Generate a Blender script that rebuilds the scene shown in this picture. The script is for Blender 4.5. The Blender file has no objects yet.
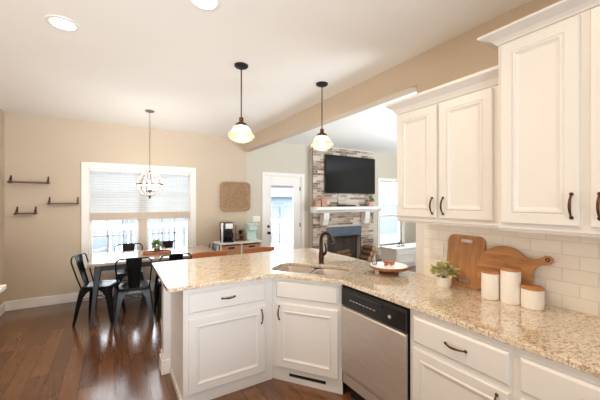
import bpy, bmesh, math, random
from math import sin, cos, pi, radians
from mathutils import Vector, Matrix

random.seed(7)
C = bpy.context.scene
COL = C.collection

# ------------------------------------------------------------------ camera, world, exposure
cd = bpy.data.cameras.new('camera')
cam = bpy.data.objects.new('camera', cd)
COL.objects.link(cam)
cam.location = (0, 0, 1.529)
cam.rotation_euler = (radians(90), 0, radians(-31.5))
cd.sensor_width = 36
cd.lens = 303 / 600 * 36
cd.shift_y = 1 / 600
cd.clip_start = 0.02
C.camera = cam

w = bpy.data.worlds.new('world')
C.world = w
w.use_nodes = True
wn = w.node_tree
bg = wn.nodes['Background']
bg.inputs['Color'].default_value = (0.84, 0.92, 1.0, 1)
bg.inputs['Strength'].default_value = 8.0

C.view_settings.view_transform = 'Standard'
C.view_settings.look = 'None'
C.view_settings.gamma = 1
C.view_settings.use_curve_mapping = False
C.view_settings.exposure = 0.6
C.cycles.max_bounces = 10
C.cycles.diffuse_bounces = 6
C.cycles.transparent_max_bounces = 16
C.cycles.sample_clamp_indirect = 6
C.cycles.caustics_reflective = False
C.cycles.caustics_refractive = False

WARM = (1.0, 0.88, 0.72)
P_RECESSED = 9.0
P_PENDANT = 7.0
P_CHANDELIER = 19.0

def area(name, loc, rot, sx, sy, power, col, spread=120):
    l = bpy.data.lights.new(name, 'AREA')
    l.shape = 'RECTANGLE'
    l.size = sx
    l.size_y = sy
    l.energy = power
    l.color = col
    o = bpy.data.objects.new(name, l)
    COL.objects.link(o)
    o.location = loc
    o.rotation_euler = rot
    l.spread = radians(spread)
    return o
# added fill lights, out of view behind the camera and the kitchen wall
area('fill_light_kitchen', (-0.1, -1.9, 0.8), (radians(118), 0, radians(-4)), 2.2, 1.0, 11, (0.82, 0.92, 1))
area('fill_light_dining', (-0.45, -2.2, 0.9), (radians(106), 0, radians(-6)), 1.4, 1.0, 20, (0.84, 0.93, 1), 60)
area('fill_light_left', (-1.1, -0.2, 1.7), (radians(90), 0, radians(-80)), 1.4, 1.0, 11, (1, 0.88, 0.72), 150)
area('fill_light_living', (5.2, 0.8, 0.7), (radians(150), 0, 0), 3.0, 1.5, 150, (0.80, 0.92, 1.0), 130)

# ------------------------------------------------------------------ materials
def newmat(name):
    m = bpy.data.materials.new(name)
    m.use_nodes = True
    nt = m.node_tree
    return m, nt, nt.nodes['Principled BSDF']

def rgb(c):
    """sRGB 0-255 -> linear"""
    out = []
    for v in c:
        v = v / 255
        out.append(v / 12.92 if v <= 0.04045 else ((v + 0.055) / 1.055) ** 2.4)
    return (*out, 1)

def coords(nt, scale=(1, 1, 1), rot=(0, 0, 0)):
    tc = nt.nodes.new('ShaderNodeTexCoord')
    mp = nt.nodes.new('ShaderNodeMapping')
    mp.inputs['Scale'].default_value = scale
    mp.inputs['Rotation'].default_value = rot
    nt.links.new(tc.outputs['Object'], mp.inputs['Vector'])
    return mp.outputs['Vector']

def noise(nt, vec, scale, detail=4, rough=0.55, dist=0):
    n = nt.nodes.new('ShaderNodeTexNoise')
    n.inputs['Scale'].default_value = scale
    n.inputs['Detail'].default_value = detail
    n.inputs['Roughness'].default_value = rough
    n.inputs['Distortion'].default_value = dist
    nt.links.new(vec, n.inputs['Vector'])
    return n.outputs['Fac']

def ramp(nt, fac, stops):
    r = nt.nodes.new('ShaderNodeValToRGB')
    while len(r.color_ramp.elements) < len(stops):
        r.color_ramp.elements.new(0.5)
    for e, (p, c) in zip(r.color_ramp.elements, stops):
        e.position = p
        e.color = c
    nt.links.new(fac, r.inputs['Fac'])
    return r.outputs['Color']

def mix(nt, fac, a, b, mode='MIX'):
    n = nt.nodes.new('ShaderNodeMix')
    n.data_type = 'RGBA'
    n.blend_type = mode
    for s, v in ((n.inputs[0], fac), (n.inputs[6], a), (n.inputs[7], b)):
        if hasattr(v, 'is_output'):
            nt.links.new(v, s)
        else:
            s.default_value = v
    return n.outputs[2]

def bump(nt, p, height, strength, dist=0.01):
    b = nt.nodes.new('ShaderNodeBump')
    b.inputs['Strength'].default_value = strength
    b.inputs['Distance'].default_value = dist
    nt.links.new(height, b.inputs['Height'])
    nt.links.new(b.outputs['Normal'], p.inputs['Normal'])

def plain(name, c, rough=0.5, metal=0.0, var=0.04, scale=8, bmp=0.0, coat=0.0):
    m, nt, p = newmat(name)
    v = coords(nt)
    n = noise(nt, v, scale)
    base = rgb(c)
    lo = tuple(x * (1 - var) for x in base[:3]) + (1,)
    hi = tuple(min(1, x * (1 + var)) for x in base[:3]) + (1,)
    nt.links.new(ramp(nt, n, [(0.3, lo), (0.7, hi)]), p.inputs['Base Color'])
    p.inputs['Roughness'].default_value = rough
    p.inputs['Metallic'].default_value = metal
    p.inputs['Coat Weight'].default_value = coat
    if bmp:
        bump(nt, p, noise(nt, v, scale * 12), bmp, 0.002)
    return m

def wood(name, dark, light, stretch=(14, 14, 1.2), rough=0.45, scale=3.0):
    m, nt, p = newmat(name)
    v = coords(nt, stretch)
    n = noise(nt, v, scale, 6, 0.6, 0.6)
    nt.links.new(ramp(nt, n, [(0.3, rgb(dark)), (0.7, rgb(light))]), p.inputs['Base Color'])
    p.inputs['Roughness'].default_value = rough
    bump(nt, p, n, 0.08, 0.003)
    return m

def emit(name, c, strength):
    m, nt, p = newmat(name)
    p.inputs['Base Color'].default_value = rgb(c)
    p.inputs['Emission Color'].default_value = rgb(c)
    p.inputs['Emission Strength'].default_value = strength
    return m

def glass(name, tint=(1, 1, 1, 1), gloss=1.0, frost=0.0, frost_col=(1, 1, 1, 1)):
    m, nt, p = newmat(name)
    nt.nodes.remove(p)
    out = nt.nodes['Material Output']
    tr = nt.nodes.new('ShaderNodeBsdfTransparent')
    tr.inputs['Color'].default_value = tint
    gl = nt.nodes.new('ShaderNodeBsdfGlossy')
    gl.inputs['Roughness'].default_value = 0.03
    fr = nt.nodes.new('ShaderNodeFresnel')
    fr.inputs['IOR'].default_value = 1.25 * gloss
    base = tr.outputs[0]
    if frost:
        tl = nt.nodes.new('ShaderNodeBsdfTranslucent')
        tl.inputs['Color'].default_value = frost_col
        ms = nt.nodes.new('ShaderNodeMixShader')
        ms.inputs[0].default_value = frost
        nt.links.new(tr.outputs[0], ms.inputs[1])
        nt.links.new(tl.outputs[0], ms.inputs[2])
        base = ms.outputs[0]
    mx = nt.nodes.new('ShaderNodeMixShader')
    nt.links.new(fr.outputs[0], mx.inputs[0])
    nt.links.new(base, mx.inputs[1])
    nt.links.new(gl.outputs[0], mx.inputs[2])
    nt.links.new(mx.outputs[0], out.inputs['Surface'])
    return m

M = {}
M['wall'] = plain('wall_paint', (205, 188, 167), 0.85, var=0.015, scale=2, bmp=0.03)
M['wall_living'] = plain('living_wall_lit_paint', (207, 198, 182), 0.85, var=0.015, scale=2)  # greyer than the kitchen wall, bluish living room light worked into the tone
M['ceiling'] = plain('ceiling_paint', (244, 241, 236), 0.9, var=0.01, scale=2)
M['trim'] = plain('white_trim', (240, 236, 230), 0.4, var=0.01)
M['muntin'] = plain('grey_muntin', (190, 196, 202), 0.5, var=0.02)
M['sash'] = plain('tan_sash', (205, 188, 170), 0.5, var=0.02)
M['cabinet'] = plain('cabinet_paint', (224, 221, 219), 0.32, var=0.008, scale=3)
M['bronze'] = plain('dark_bronze', (62, 46, 36), 0.35, 0.85, var=0.2, scale=40)
M['copper'] = plain('rubbed_bronze', (92, 62, 42), 0.35, 0.85, var=0.25, scale=60)
M['black'] = plain('black_plastic', (20, 20, 21), 0.25)
M['blackmetal'] = plain('black_metal', (13, 14, 18), 0.3, 0.0, var=0.1)
M['gunmetal'] = plain('gunmetal', (40, 40, 42), 0.42, 0.2, var=0.12, scale=20)
M['gunmetal'].node_tree.nodes['Principled BSDF'].inputs['Specular IOR Level'].default_value = 0.25
M['blackmetal'].node_tree.nodes['Principled BSDF'].inputs['Specular IOR Level'].default_value = 0.22
M['cage'] = plain('brushed_nickel', (128, 116, 104), 0.4, 0.4, var=0.08, scale=20)
M['iron'] = plain('matte_iron', (32, 30, 30), 0.6, 0.3)
M['brownmetal'] = plain('brown_metal', (72, 54, 42), 0.5, 0.2)
M['white'] = plain('white_ceramic', (240, 236, 232), 0.35, var=0.01)
M['whitepaint'] = plain('white_furniture_paint', (240, 238, 234), 0.4, var=0.01)
M['grey'] = plain('grey_plastic', (170, 168, 165), 0.4)
M['mint'] = plain('mint_plastic', (206, 232, 224), 0.3, var=0.02)
M['screen'] = plain('tv_screen', (16, 17, 19), 0.12, var=0.1)
M['screen'].node_tree.nodes['Principled BSDF'].inputs['Specular IOR Level'].default_value = 0.3
M['leaf'] = plain('leaf_green', (120, 140, 72), 0.55, var=0.35, scale=30)
M['leafpale'] = plain('leaf_variegated', (204, 202, 150), 0.55, var=0.4, scale=60)
M['soil'] = plain('soil', (60, 45, 34), 0.95)
M['board1'] = wood('board_wood', (160, 110, 70), (192, 140, 94), (18, 18, 1.5), 0.5)
M['board2'] = wood('acacia_wood', (150, 98, 56), (206, 150, 98), (3, 2.0, 14), 0.45, 2.2)
M['lidwood'] = wood('lid_wood', (170, 112, 66), (196, 140, 90), (20, 3, 10), 0.5)
M['shelfwood'] = wood('shelf_wood', (92, 58, 36), (128, 86, 56), (2, 14, 14), 0.5)
M['standwood'] = wood('stand_wood', (112, 68, 38), (160, 106, 66), (4, 18, 18), 0.35)
M['tabletop'] = wood('grey_tabletop', (138, 122, 108), (174, 156, 140), (1.2, 14, 14), 0.16)
M['stoolwood'] = wood('stool_wood', (150, 88, 52), (186, 118, 76), (3, 14, 14), 0.4)
M['bead'] = wood('bead_wood', (168, 96, 70), (206, 140, 108), (8, 8, 8), 0.5)
M['stone_dark'] = plain('firebox_soot', (76, 66, 58), 0.9, var=0.3)
M['bark'] = wood('log_bark', (84, 58, 40), (150, 112, 80), (30, 5, 30), 0.85)
M['logend'] = wood('log_end', (176, 136, 98), (214, 178, 138), (10, 10, 10), 0.8)
M['pink'] = plain('pink_ceramic', (222, 160, 150), 0.5)
M['hood'] = plain('blackened_steel', (96, 108, 122), 0.4, 0.4, var=0.1)
M['deckwood'] = wood('deck_boards', (214, 208, 200), (232, 228, 220), (12, 1, 12), 0.7)
M['siding'] = plain('house_siding', (118, 128, 144), 0.8, var=0.02)
M['roof'] = plain('roof_shingle', (74, 80, 92), 0.9, var=0.15, scale=4)
M['lawn'] = plain('lawn', (118, 120, 100), 0.95, var=0.25, scale=3)
M['patio'] = plain('patio_weave', (92, 98, 108), 0.7)
M['glass'] = glass('window_glass')
M['bulb'] = emit('bulb_glow', (255, 232, 190), 12)
M['lamp'] = emit('lamp_lens', (255, 240, 214), 9)
M['shade'] = glass('schoolhouse_glass', (1, 0.99, 0.96, 1), 1.08, 0.6, (1.0, 0.97, 0.9, 1))
M['globe'] = glass('globe_glass', (0.99, 0.98, 0.95, 1), 1.0, 0.10, (1, 0.95, 0.85, 1))
M['clear'] = glass('clear_glass', (0.93, 0.95, 0.97, 1), 1.15, 0.25, (0.9, 0.93, 1, 1))

def granite():
    m, nt, p = newmat('speckled_granite')
    v = coords(nt)
    vs = coords(nt, (1.0, 1.7, 1.4), (0, 0, 0.5))
    big = noise(nt, v, 7, 3, 0.6, 0.4)
    base = ramp(nt, big, [(0.3, rgb((222, 203, 178))), (0.55, rgb((232, 219, 201))), (0.75, rgb((212, 188, 158)))])
    mid = noise(nt, vs, 34, 5, 0.7, 1.0)
    c = mix(nt, ramp(nt, mid, [(0.50, (0, 0, 0, 1)), (0.60, (1, 1, 1, 1))]), base, rgb((178, 148, 116)))
    fine = noise(nt, vs, 62, 5, 0.75, 1.2)
    c = mix(nt, ramp(nt, fine, [(0.55, (0, 0, 0, 1)), (0.63, (1, 1, 1, 1))]), c, rgb((88, 72, 58)))
    pale = noise(nt, v, 60, 3, 0.6)
    c = mix(nt, ramp(nt, pale, [(0.58, (0, 0, 0, 1)), (0.66, (1, 1, 1, 1))]), c, rgb((244, 238, 226)))
    nt.links.new(c, p.inputs['Base Color'])
    p.inputs['Roughness'].default_value = 0.07
    p.inputs['IOR'].default_value = 1.75
    p.inputs['Coat Weight'].default_value = 0.6
    p.inputs['Coat IOR'].default_value = 1.6
    return m
M['granite'] = granite()

def swizzle(nt, a, b, scale=1.0):
    tc = nt.nodes.new('ShaderNodeTexCoord')
    s = nt.nodes.new('ShaderNodeSeparateXYZ')
    nt.links.new(tc.outputs['Object'], s.inputs[0])
    c = nt.nodes.new('ShaderNodeCombineXYZ')
    nt.links.new(s.outputs[a], c.inputs[0])
    nt.links.new(s.outputs[b], c.inputs[1])
    return c.outputs[0]

def brick(nt, vec, bw, rh, mortar, c1, c2, cm, offset=0.5, smooth=0.1):
    b = nt.nodes.new('ShaderNodeTexBrick')
    nt.links.new(vec, b.inputs['Vector'])
    b.inputs['Scale'].default_value = 1
    b.inputs['Brick Width'].default_value = bw
    b.inputs['Row Height'].default_value = rh
    b.inputs['Mortar Size'].default_value = mortar
    b.inputs['Mortar Smooth'].default_value = smooth
    b.inputs['Color1'].default_value = c1
    b.inputs['Color2'].default_value = c2
    b.inputs['Mortar'].default_value = cm
    b.offset = offset
    return b

def tiles():
    m, nt, p = newmat('subway_tile')
    b = brick(nt, swizzle(nt, 'Y', 'Z'), 0.154, 0.0765, 0.0022, rgb((242, 238, 231)), rgb((237, 232, 225)), rgb((222, 215, 204)))
    nt.links.new(b.outputs['Color'], p.inputs['Base Color'])
    p.inputs['Roughness'].default_value = 0.16
    inv = nt.nodes.new('ShaderNodeMath')
    inv.operation = 'SUBTRACT'
    inv.inputs[0].default_value = 1
    nt.links.new(b.outputs['Fac'], inv.inputs[1])
    bump(nt, p, inv.outputs[0], 0.5, 0.002)
    return m
M['tile'] = tiles()

def floorwood():
    m, nt, p = newmat('dark_plank_floor')
    v = swizzle(nt, 'Y', 'X')
    b = brick(nt, v, 1.15, 0.125, 0.0016, (0, 0, 0, 1), (1, 1, 1, 1), (0.5, 0.5, 0.5, 1), 0.37)
    tone = ramp(nt, b.outputs['Color'], [(0.0, rgb((84, 52, 34))), (0.5, rgb((106, 68, 44))), (1.0, rgb((128, 86, 56)))])
    g = noise(nt, coords(nt, (14, 1.1, 1)), 4, 6, 0.65, 0.8)
    c = mix(nt, 0.32, tone, ramp(nt, g, [(0.3, rgb((72, 44, 28))), (0.7, rgb((138, 96, 62)))]))
    c = mix(nt, b.outputs['Fac'], c, rgb((36, 20, 12)))
    nt.links.new(c, p.inputs['Base Color'])
    p.inputs['Roughness'].default_value = 0.17
    p.inputs['IOR'].default_value = 1.8
    bump(nt, p, noise(nt, coords(nt, (6, 1.2, 1)), 5, 4), 0.05, 0.004)
    return m
M['floor'] = floorwood()

def steel():
    m, nt, p = newmat('brushed_steel')
    n = noise(nt, coords(nt, (1.5, 1.5, 90)), 4, 3)
    nt.links.new(ramp(nt, n, [(0.3, rgb((196, 186, 178))), (0.7, rgb((220, 212, 206)))]), p.inputs['Base Color'])
    p.inputs['Metallic'].default_value = 0.7
    p.inputs['Roughness'].default_value = 0.38
    return m
M['steel'] = steel()

def weave(name, c1, c2, sc=60):
    m, nt, p = newmat(name)
    v = swizzle(nt, 'X', 'Z')
    ch = nt.nodes.new('ShaderNodeTexChecker')
    ch.inputs['Scale'].default_value = sc
    ch.inputs['Color1'].default_value = rgb(c1)
    ch.inputs['Color2'].default_value = rgb(c2)
    nt.links.new(v, ch.inputs['Vector'])
    n = noise(nt, coords(nt), 24, 4)
    c = mix(nt, 0.35, ch.outputs['Color'], ramp(nt, n, [(0.35, rgb(c2)), (0.65, rgb(c1))]))
    nt.links.new(c, p.inputs['Base Color'])
    p.inputs['Roughness'].default_value = 0.8
    bump(nt, p, ch.outputs['Fac'], 0.6, 0.006)
    return m
M['weave'] = weave('seagrass_weave', (204, 172, 136), (138, 104, 74), 42)
M['wicker'] = weave('wicker_front', (212, 162, 124), (176, 122, 88), 60)
M['cane'] = weave('cane_pattern', (214, 176, 150), (166, 110, 84), 40)

def attrmat(name, rough=0.85):
    m, nt, p = newmat(name)
    a = nt.nodes.new('ShaderNodeAttribute')
    a.attribute_name = 'brick_tone'
    n = noise(nt, coords(nt), 22, 5, 0.65)
    c = mix(nt, ramp(nt, n, [(0.5, (0, 0, 0, 1)), (0.72, (0.7, 0.7, 0.7, 1))]), a.outputs['Color'], rgb((216, 206, 194)))
    nt.links.new(c, p.inputs['Base Color'])
    p.inputs['Roughness'].default_value = rough
    bump(nt, p, n, 0.5, 0.01)
    return m
M['brick'] = attrmat('whitewashed_brick')

def blindmat():
    m, nt, p = newmat('blind_slat')
    nt.nodes.remove(p)
    out = nt.nodes['Material Output']
    d = nt.nodes.new('ShaderNodeBsdfDiffuse')
    d.inputs['Color'].default_value = rgb((214, 216, 216))
    t = nt.nodes.new('ShaderNodeBsdfTranslucent')
    t.inputs['Color'].default_value = rgb((240, 244, 248))
    ms = nt.nodes.new('ShaderNodeMixShader')
    ms.inputs[0].default_value = 0.07
    nt.links.new(d.outputs[0], ms.inputs[1])
    nt.links.new(t.outputs[0], ms.inputs[2])
    nt.links.new(ms.outputs[0], out.inputs['Surface'])
    return m
M['slat'] = blindmat()

# ------------------------------------------------------------------ geometry helpers
def BM():
    return bmesh.new()

def box(bm, x0, x1, y0, y1, z0, z1, mx=None):
    vs = [bm.verts.new(Vector(p)) for p in
          ((x0, y0, z0), (x1, y0, z0), (x1, y1, z0), (x0, y1, z0), (x0, y0, z1), (x1, y0, z1), (x1, y1, z1), (x0, y1, z1))]
    if mx:
        for v in vs:
            v.co = mx @ v.co
    fs = [bm.faces.new([vs[i] for i in f]) for f in
          ((3, 2, 1, 0), (4, 5, 6, 7), (0, 1, 5, 4), (1, 2, 6, 5), (2, 3, 7, 6), (3, 0, 4, 7))]
    return fs

def hull8(bm, lo, hi):
    """lo, hi: four points each"""
    a = [bm.verts.new(Vector(p)) for p in lo]
    b = [bm.verts.new(Vector(p)) for p in hi]
    bm.faces.new(a[::-1]); bm.faces.new(b)
    for i in range(4):
        j = (i + 1) % 4
        bm.faces.new((a[i], a[j], b[j], b[i]))

def prism(bm, poly, z0, z1, mx=None):
    a = [bm.verts.new(Vector((p[0], p[1], z0))) for p in poly]
    b = [bm.verts.new(Vector((p[0], p[1], z1))) for p in poly]
    if mx:
        for v in a + b:
            v.co = mx @ v.co
    bm.faces.new(a[::-1]); bm.faces.new(b)
    n = len(poly)
    for i in range(n):
        j = (i + 1) % n
        bm.faces.new((a[i], a[j], b[j], b[i]))

def lathe(bm, prof, segs=28, mx=None, cap=True):
    rings = []
    for r, z in prof:
        ring = []
        for i in range(segs):
            a = 2 * pi * i / segs
            v = bm.verts.new((r * cos(a), r * sin(a), z))
            if mx:
                v.co = mx @ v.co
            ring.append(v)
        rings.append(ring)
    for p, q in zip(rings, rings[1:]):
        for i in range(segs):
            j = (i + 1) % segs
            bm.faces.new((p[i], p[j], q[j], q[i]))
    if cap:
        bm.faces.new(rings[0][::-1]); bm.faces.new(rings[-1])

def tube(bm, pts, r, segs=8, closed=False, mx=None):
    pts = [Vector(p) for p in pts]
    n = len(pts)
    rs = r if isinstance(r, (list, tuple)) else [r] * n
    rings = []
    up = None
    for i in range(n):
        if closed:
            t = (pts[(i + 1) % n] - pts[i - 1]).normalized()
        else:
            t = (pts[min(i + 1, n - 1)] - pts[max(i - 1, 0)]).normalized()
        if up is None:
            up = Vector((0, 0, 1)) if abs(t.z) < 0.9 else Vector((1, 0, 0))
        s = t.cross(up).normalized()
        up = s.cross(t).normalized()
        ring = []
        for k in range(segs):
            a = 2 * pi * k / segs
            co = pts[i] + (s * cos(a) + up * sin(a)) * rs[i]
            ring.append(bm.verts.new(mx @ co if mx else co))
        rings.append(ring)
    m = n if closed else n - 1
    for i in range(m):
        p, q = rings[i], rings[(i + 1) % n]
        for k in range(segs):
            j = (k + 1) % segs
            bm.faces.new((p[k], p[j], q[j], q[k]))
    if not closed:
        bm.faces.new(rings[0][::-1]); bm.faces.new(rings[-1])

def loops_panel(bm, x0, x1, z0, z1, loops):
    """front faces -Y; loops of (inset, y) joined outward to inward, last one capped"""
    prev = None
    first = None
    for ins, y in loops:
        ring = [bm.verts.new(p) for p in ((x0 + ins, y, z0 + ins), (x1 - ins, y, z0 + ins), (x1 - ins, y, z1 - ins), (x0 + ins, y, z1 - ins))]
        if prev:
            for i in range(4):
                j = (i + 1) % 4
                bm.faces.new((prev[i], prev[j], ring[j], ring[i]))
        else:
            first = ring
        prev = ring
    bm.faces.new(prev)
    bm.faces.new(first[::-1])

def ball(bm, c, r, seg=12, ring=8, sc=(1, 1, 1)):
    prof = []
    mx = Matrix.Translation(c) @ Matrix.Diagonal((*sc, 1))
    for i in range(ring + 1):
        a = -pi / 2 + pi * i / ring
        prof.append((max(r * cos(a), 0.0004), r * sin(a)))
    lathe(bm, prof, seg, mx)

def obj(name, bm, mat, parent=None, bevel=0.0, smooth=False, segs=2, loc=None, rotz=0.0, label=None):
    bmesh.ops.recalc_face_normals(bm, faces=bm.faces[:])
    me = bpy.data.meshes.new(name)
    bm.to_mesh(me)
    bm.free()
    me.materials.append(mat if not isinstance(mat, str) else M[mat])
    o = bpy.data.objects.new(name, me)
    COL.objects.link(o)
    if parent is not None:
        o.parent = parent
    if loc:
        o.location = loc
    if rotz:
        o.rotation_euler.z = rotz
    if smooth:
        for p in me.polygons:
            p.use_smooth = True
        try:
            me.set_sharp_from_angle(angle=radians(40))
        except Exception:
            pass
    if bevel:
        b = o.modifiers.new('edge', 'BEVEL')
        b.width = bevel
        b.segments = segs
        b.limit_method = 'ANGLE'
        b.angle_limit = radians(50)
    if label:
        o['label'] = label
    return o

def thing(name, label, cat, loc=(0, 0, 0), rotz=0.0, group=None):
    o = bpy.data.objects.new(name, None)
    o.empty_display_size = 0.05
    COL.objects.link(o)
    o.location = loc
    o.rotation_euler = (0, 0, rotz)
    o['label'] = label
    o['category'] = cat
    if group:
        o['group'] = group
    return o

def tag(o, label, cat, group=None):
    o['label'] = label
    o['category'] = cat
    if group:
        o['group'] = group
    return o

def struct(o, label=None, cat=None):
    o['kind'] = 'structure'
    if label:
        o['label'] = label
        o['category'] = cat
    return o

def dup(root, loc, rotz=None, label=None):
    r = root.copy(); COL.objects.link(r)
    r.location = loc
    if rotz is not None:
        r.rotation_euler = (0, 0, rotz)
    if label:
        r['label'] = label
    for ch in list(root.children):
        c = ch.copy(); COL.objects.link(c); c.parent = r
        for g in list(ch.children):
            d = g.copy(); COL.objects.link(d); d.parent = c
    return r

# ------------------------------------------------------------------ the setting
YB = 5.72          # inner face of the back wall
XL = -1.30         # inner face of the left wall
XW = 2.19          # kitchen face of the right wall
ZC = 2.765

b = BM(); box(b, XL - 0.15, 8.0, -2.5, YB + 0.15, -0.08, 0)
struct(obj('floor', b, 'floor'), 'dark brown hand scraped wood plank floor', 'floor')
b = BM(); box(b, XL - 0.15, 8.0, -2.5, YB + 0.15, ZC, ZC + 0.1)
struct(obj('ceiling', b, 'ceiling'), 'flat cream ceiling', 'ceiling')
b = BM(); box(b, XL - 0.15, XL, -2.5, YB, 0, ZC)
struct(obj('wall_left', b, 'wall'), 'plain greige wall at the left edge', 'wall')

W1 = (-0.34, 1.18, 0.60, 2.04)
D1 = (2.655, 3.545, 0.0, 2.06)
W2 = (5.97, 6.86, 0.35, 2.06)
b = BM()
xs = [XL - 0.15]
for x0, x1, z0, z1 in (W1,):
    box(b, xs[-1], x0, YB, YB + 0.15, 0, ZC)
    if z0 > 0:
        box(b, x0, x1, YB, YB + 0.15, 0, z0)
    box(b, x0, x1, YB, YB + 0.15, z1, ZC)
    xs.append(x1)
box(b, xs[-1], XW + 0.065, YB, YB + 0.15, 0, ZC)
struct(obj('wall_back', b, 'wall'), 'greige back wall around the dining window', 'wall')
b = BM()
box(b, XW + 0.065, D1[0], YB, YB + 0.15, 0, ZC)
box(b, D1[0], D1[1], YB, YB + 0.15, D1[3], ZC)
box(b, D1[1], W2[0], YB, YB + 0.15, 0, ZC)
box(b, W2[0], W2[1], YB, YB + 0.15, 0, W2[2])
box(b, W2[0], W2[1], YB, YB + 0.15, W2[3], ZC)
box(b, W2[1], 8.0, YB, YB + 0.15, 0, ZC)
struct(obj('wall_living', b, 'wall_living'), 'pale living room wall around the glass door and fireplace', 'wall')
b = BM(); box(b, 7.85, 8.0, -2.5, YB, 0, ZC)
struct(obj('wall_far', b, 'wall_living'), 'pale far side wall of the living room', 'wall')
b = BM(); box(b, XW, XW + 0.13, -2.5, 1.676, 0, ZC)
struct(obj('wall_right', b, 'wall'), 'greige wall behind the kitchen cabinets', 'wall')
b = BM(); box(b, XL - 0.15, 8.0, -2.65, -2.5, 0, ZC)
struct(obj('wall_front', b, 'wall'), 'wall behind the camera', 'wall')
b = BM(); box(b, XW, XW + 0.13, 1.676, YB, 2.515, ZC)
struct(obj('trim_1', b, 'wall'), 'dropped beam over the opening to the living room', 'beam')
b = BM(); box(b, XW - 0.012, XW, -1.0, 1.598, 0.915, 1.372)
struct(obj('backsplash', b, 'tile'), 'white subway tile backsplash', 'backsplash')

b = BM(); box(b, XW - 0.012, XW, 1.5985, 1.676, 0.918, 2.19)  # pale overlay strip, window light on the wall end put into its colour
struct(obj('lit_wall_strip', b, 'cabinet'), 'pale strip painting window light onto the kitchen wall end beside the opening', 'trim')

def board(name, rects, label):
    bm = BM()
    for r in rects:
        box(bm, *r)
    return struct(obj(name, bm, 'trim', bevel=0.005), label, 'baseboard')
board('baseboard_back', [(XL, 2.59, YB - 0.016, YB, 0, 0.135), (3.61, 3.74, YB - 0.016, YB, 0, 0.135)], 'white baseboard along the back wall')
board('baseboard_left', [(XL, XL + 0.016, 0.0, YB - 0.016, 0, 0.135)], 'white baseboard along the left wall')

# half wall carrying the bar overhang, with its own baseboard
b = BM()
box(b, 0.37, XW + 0.02, 2.91, 3.03, 0, 0.884)
box(b, 2.09, XW + 0.02, 1.68, 2.91, 0, 0.884)
struct(obj('wall_peninsula', b, 'cabinet'), 'white half wall closing the end of the peninsula', 'half wall')
board('baseboard_peninsula', [(0.352, 0.372, 2.892, 3.048, 0, 0.13), (0.362, 0.372, 2.90, 3.04, 0.13, 0.17), (0.372, 0.427, 2.892, 2.912, 0, 0.13), (0.372, XW, 3.03, 3.048, 0, 0.13)],
      'white baseboard wrapped around the half wall')

# dining window
win = struct(thing('window_1', 'wide white trimmed dining window with two gridded sashes', 'window', (0, 0, 0)))
b = BM()
x0, x1, z0, z1 = W1
cw = 0.092
box(b, x0 - cw, x0, YB - 0.022, YB, z0 - 0.02, z1 + cw)
box(b, x1, x1 + cw, YB - 0.022, YB, z0 - 0.02, z1 + cw)
box(b, x0, x1, YB - 0.022, YB, z1, z1 + cw)
box(b, x0 - cw, x1 + cw, YB - 0.022, YB, z0 - 0.11, z0 - 0.02)
box(b, x0, x0 + 0.012, YB, YB + 0.10, z0, z1)
box(b, x1 - 0.012, x1, YB, YB + 0.10, z0, z1)
box(b, x0, x1, YB, YB + 0.10, z0 - 0.02, z0)
obj('window_casing', b, 'trim', win, bevel=0.004)
b = BM(); box(b, 0.36, 0.465, YB + 0.03, YB + 0.11, z0, z1)
obj('mullion', b, 'sash', win, label='tan mullion between the two sashes')
for sx0, sx1 in ((x0 + 0.012, 0.36), (0.465, x1 - 0.012)):
    b = BM()
    f = 0.032
    Y0, Y1 = YB + 0.075, YB + 0.105
    box(b, sx0, sx0 + f, Y0, Y1, z0, z1); box(b, sx1 - f, sx1, Y0, Y1, z0, z1)
    box(b, sx0 + f, sx1 - f, Y0, Y1, z0, z0 + 0.05); box(b, sx0 + f, sx1 - f, Y0, Y1, z1 - f, z1)
    box(b, sx0 + f, sx1 - f, Y0, Y1, 1.28, 1.33)
    s = obj('sash', b, 'trim', win)
    b = BM()
    for k in (1, 2):
        xx = sx0 + f + (sx1 - sx0 - 2 * f) * k / 3
        box(b, xx - 0.010, xx + 0.010, Y0 + 0.004, Y1 - 0.004, z0 + 0.05, z1 - f)
    for zz in (0.965, 1.67):
        box(b, sx0 + f, sx1 - f, Y0 + 0.004, Y1 - 0.004, zz - 0.010, zz + 0.010)
    obj('muntin_grid', b, 'muntin', s)
    b = BM(); box(b, sx0 + f, sx1 - f, Y0 + 0.013, Y0 + 0.017, z0 + 0.05, z1 - f)
    obj('pane', b, 'glass', s)

# blind
bl = thing('window_blind', 'white slatted blind half lowered over the dining window', 'blind', (0.42, YB + 0.03, 1.22))
b = BM()
bx0, bx1 = x0 + 0.016 - 0.42, x1 - 0.016 - 0.42
zt = 0.80
n = 16
for i in range(n):
    zc = 0.137 + i * 0.0412
    mx = Matrix.Translation((0, -0.008, zc)) @ Matrix.Rotation(radians(54), 4, 'X')
    box(b, bx0, bx1, -0.024, 0.024, -0.0013, 0.0013, mx)
obj('slats', b, 'slat', bl)
b = BM(); box(b, bx0, bx1, -0.034, 0.02, 0.782, 0.818)
obj('head_rail', b, 'trim', bl)
b = BM()
box(b, bx0, bx1, -0.034, 0.016, 0.0, 0.028)
for i in range(11):
    box(b, bx0, bx1, -0.034, 0.016, 0.031 + i * 0.0082, 0.037 + i * 0.0082)
box(b, bx0 + .01, bx1 - .01, -0.03, 0.012, 0.02, 0.115)
obj('bottom_stack', b, 'sash', bl, label='stack of gathered slats and bottom rail with interior shade painted in tan')  # tan puts interior shade into the colour of the white slats
for xx in (-0.55, 0.0, 0.55):
    b = BM(); tube(b, [(xx, -0.036, 0.03), (xx, -0.036, 0.79)], 0.0012, 5); obj('ladder_cord', b, 'trim', bl)

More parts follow.
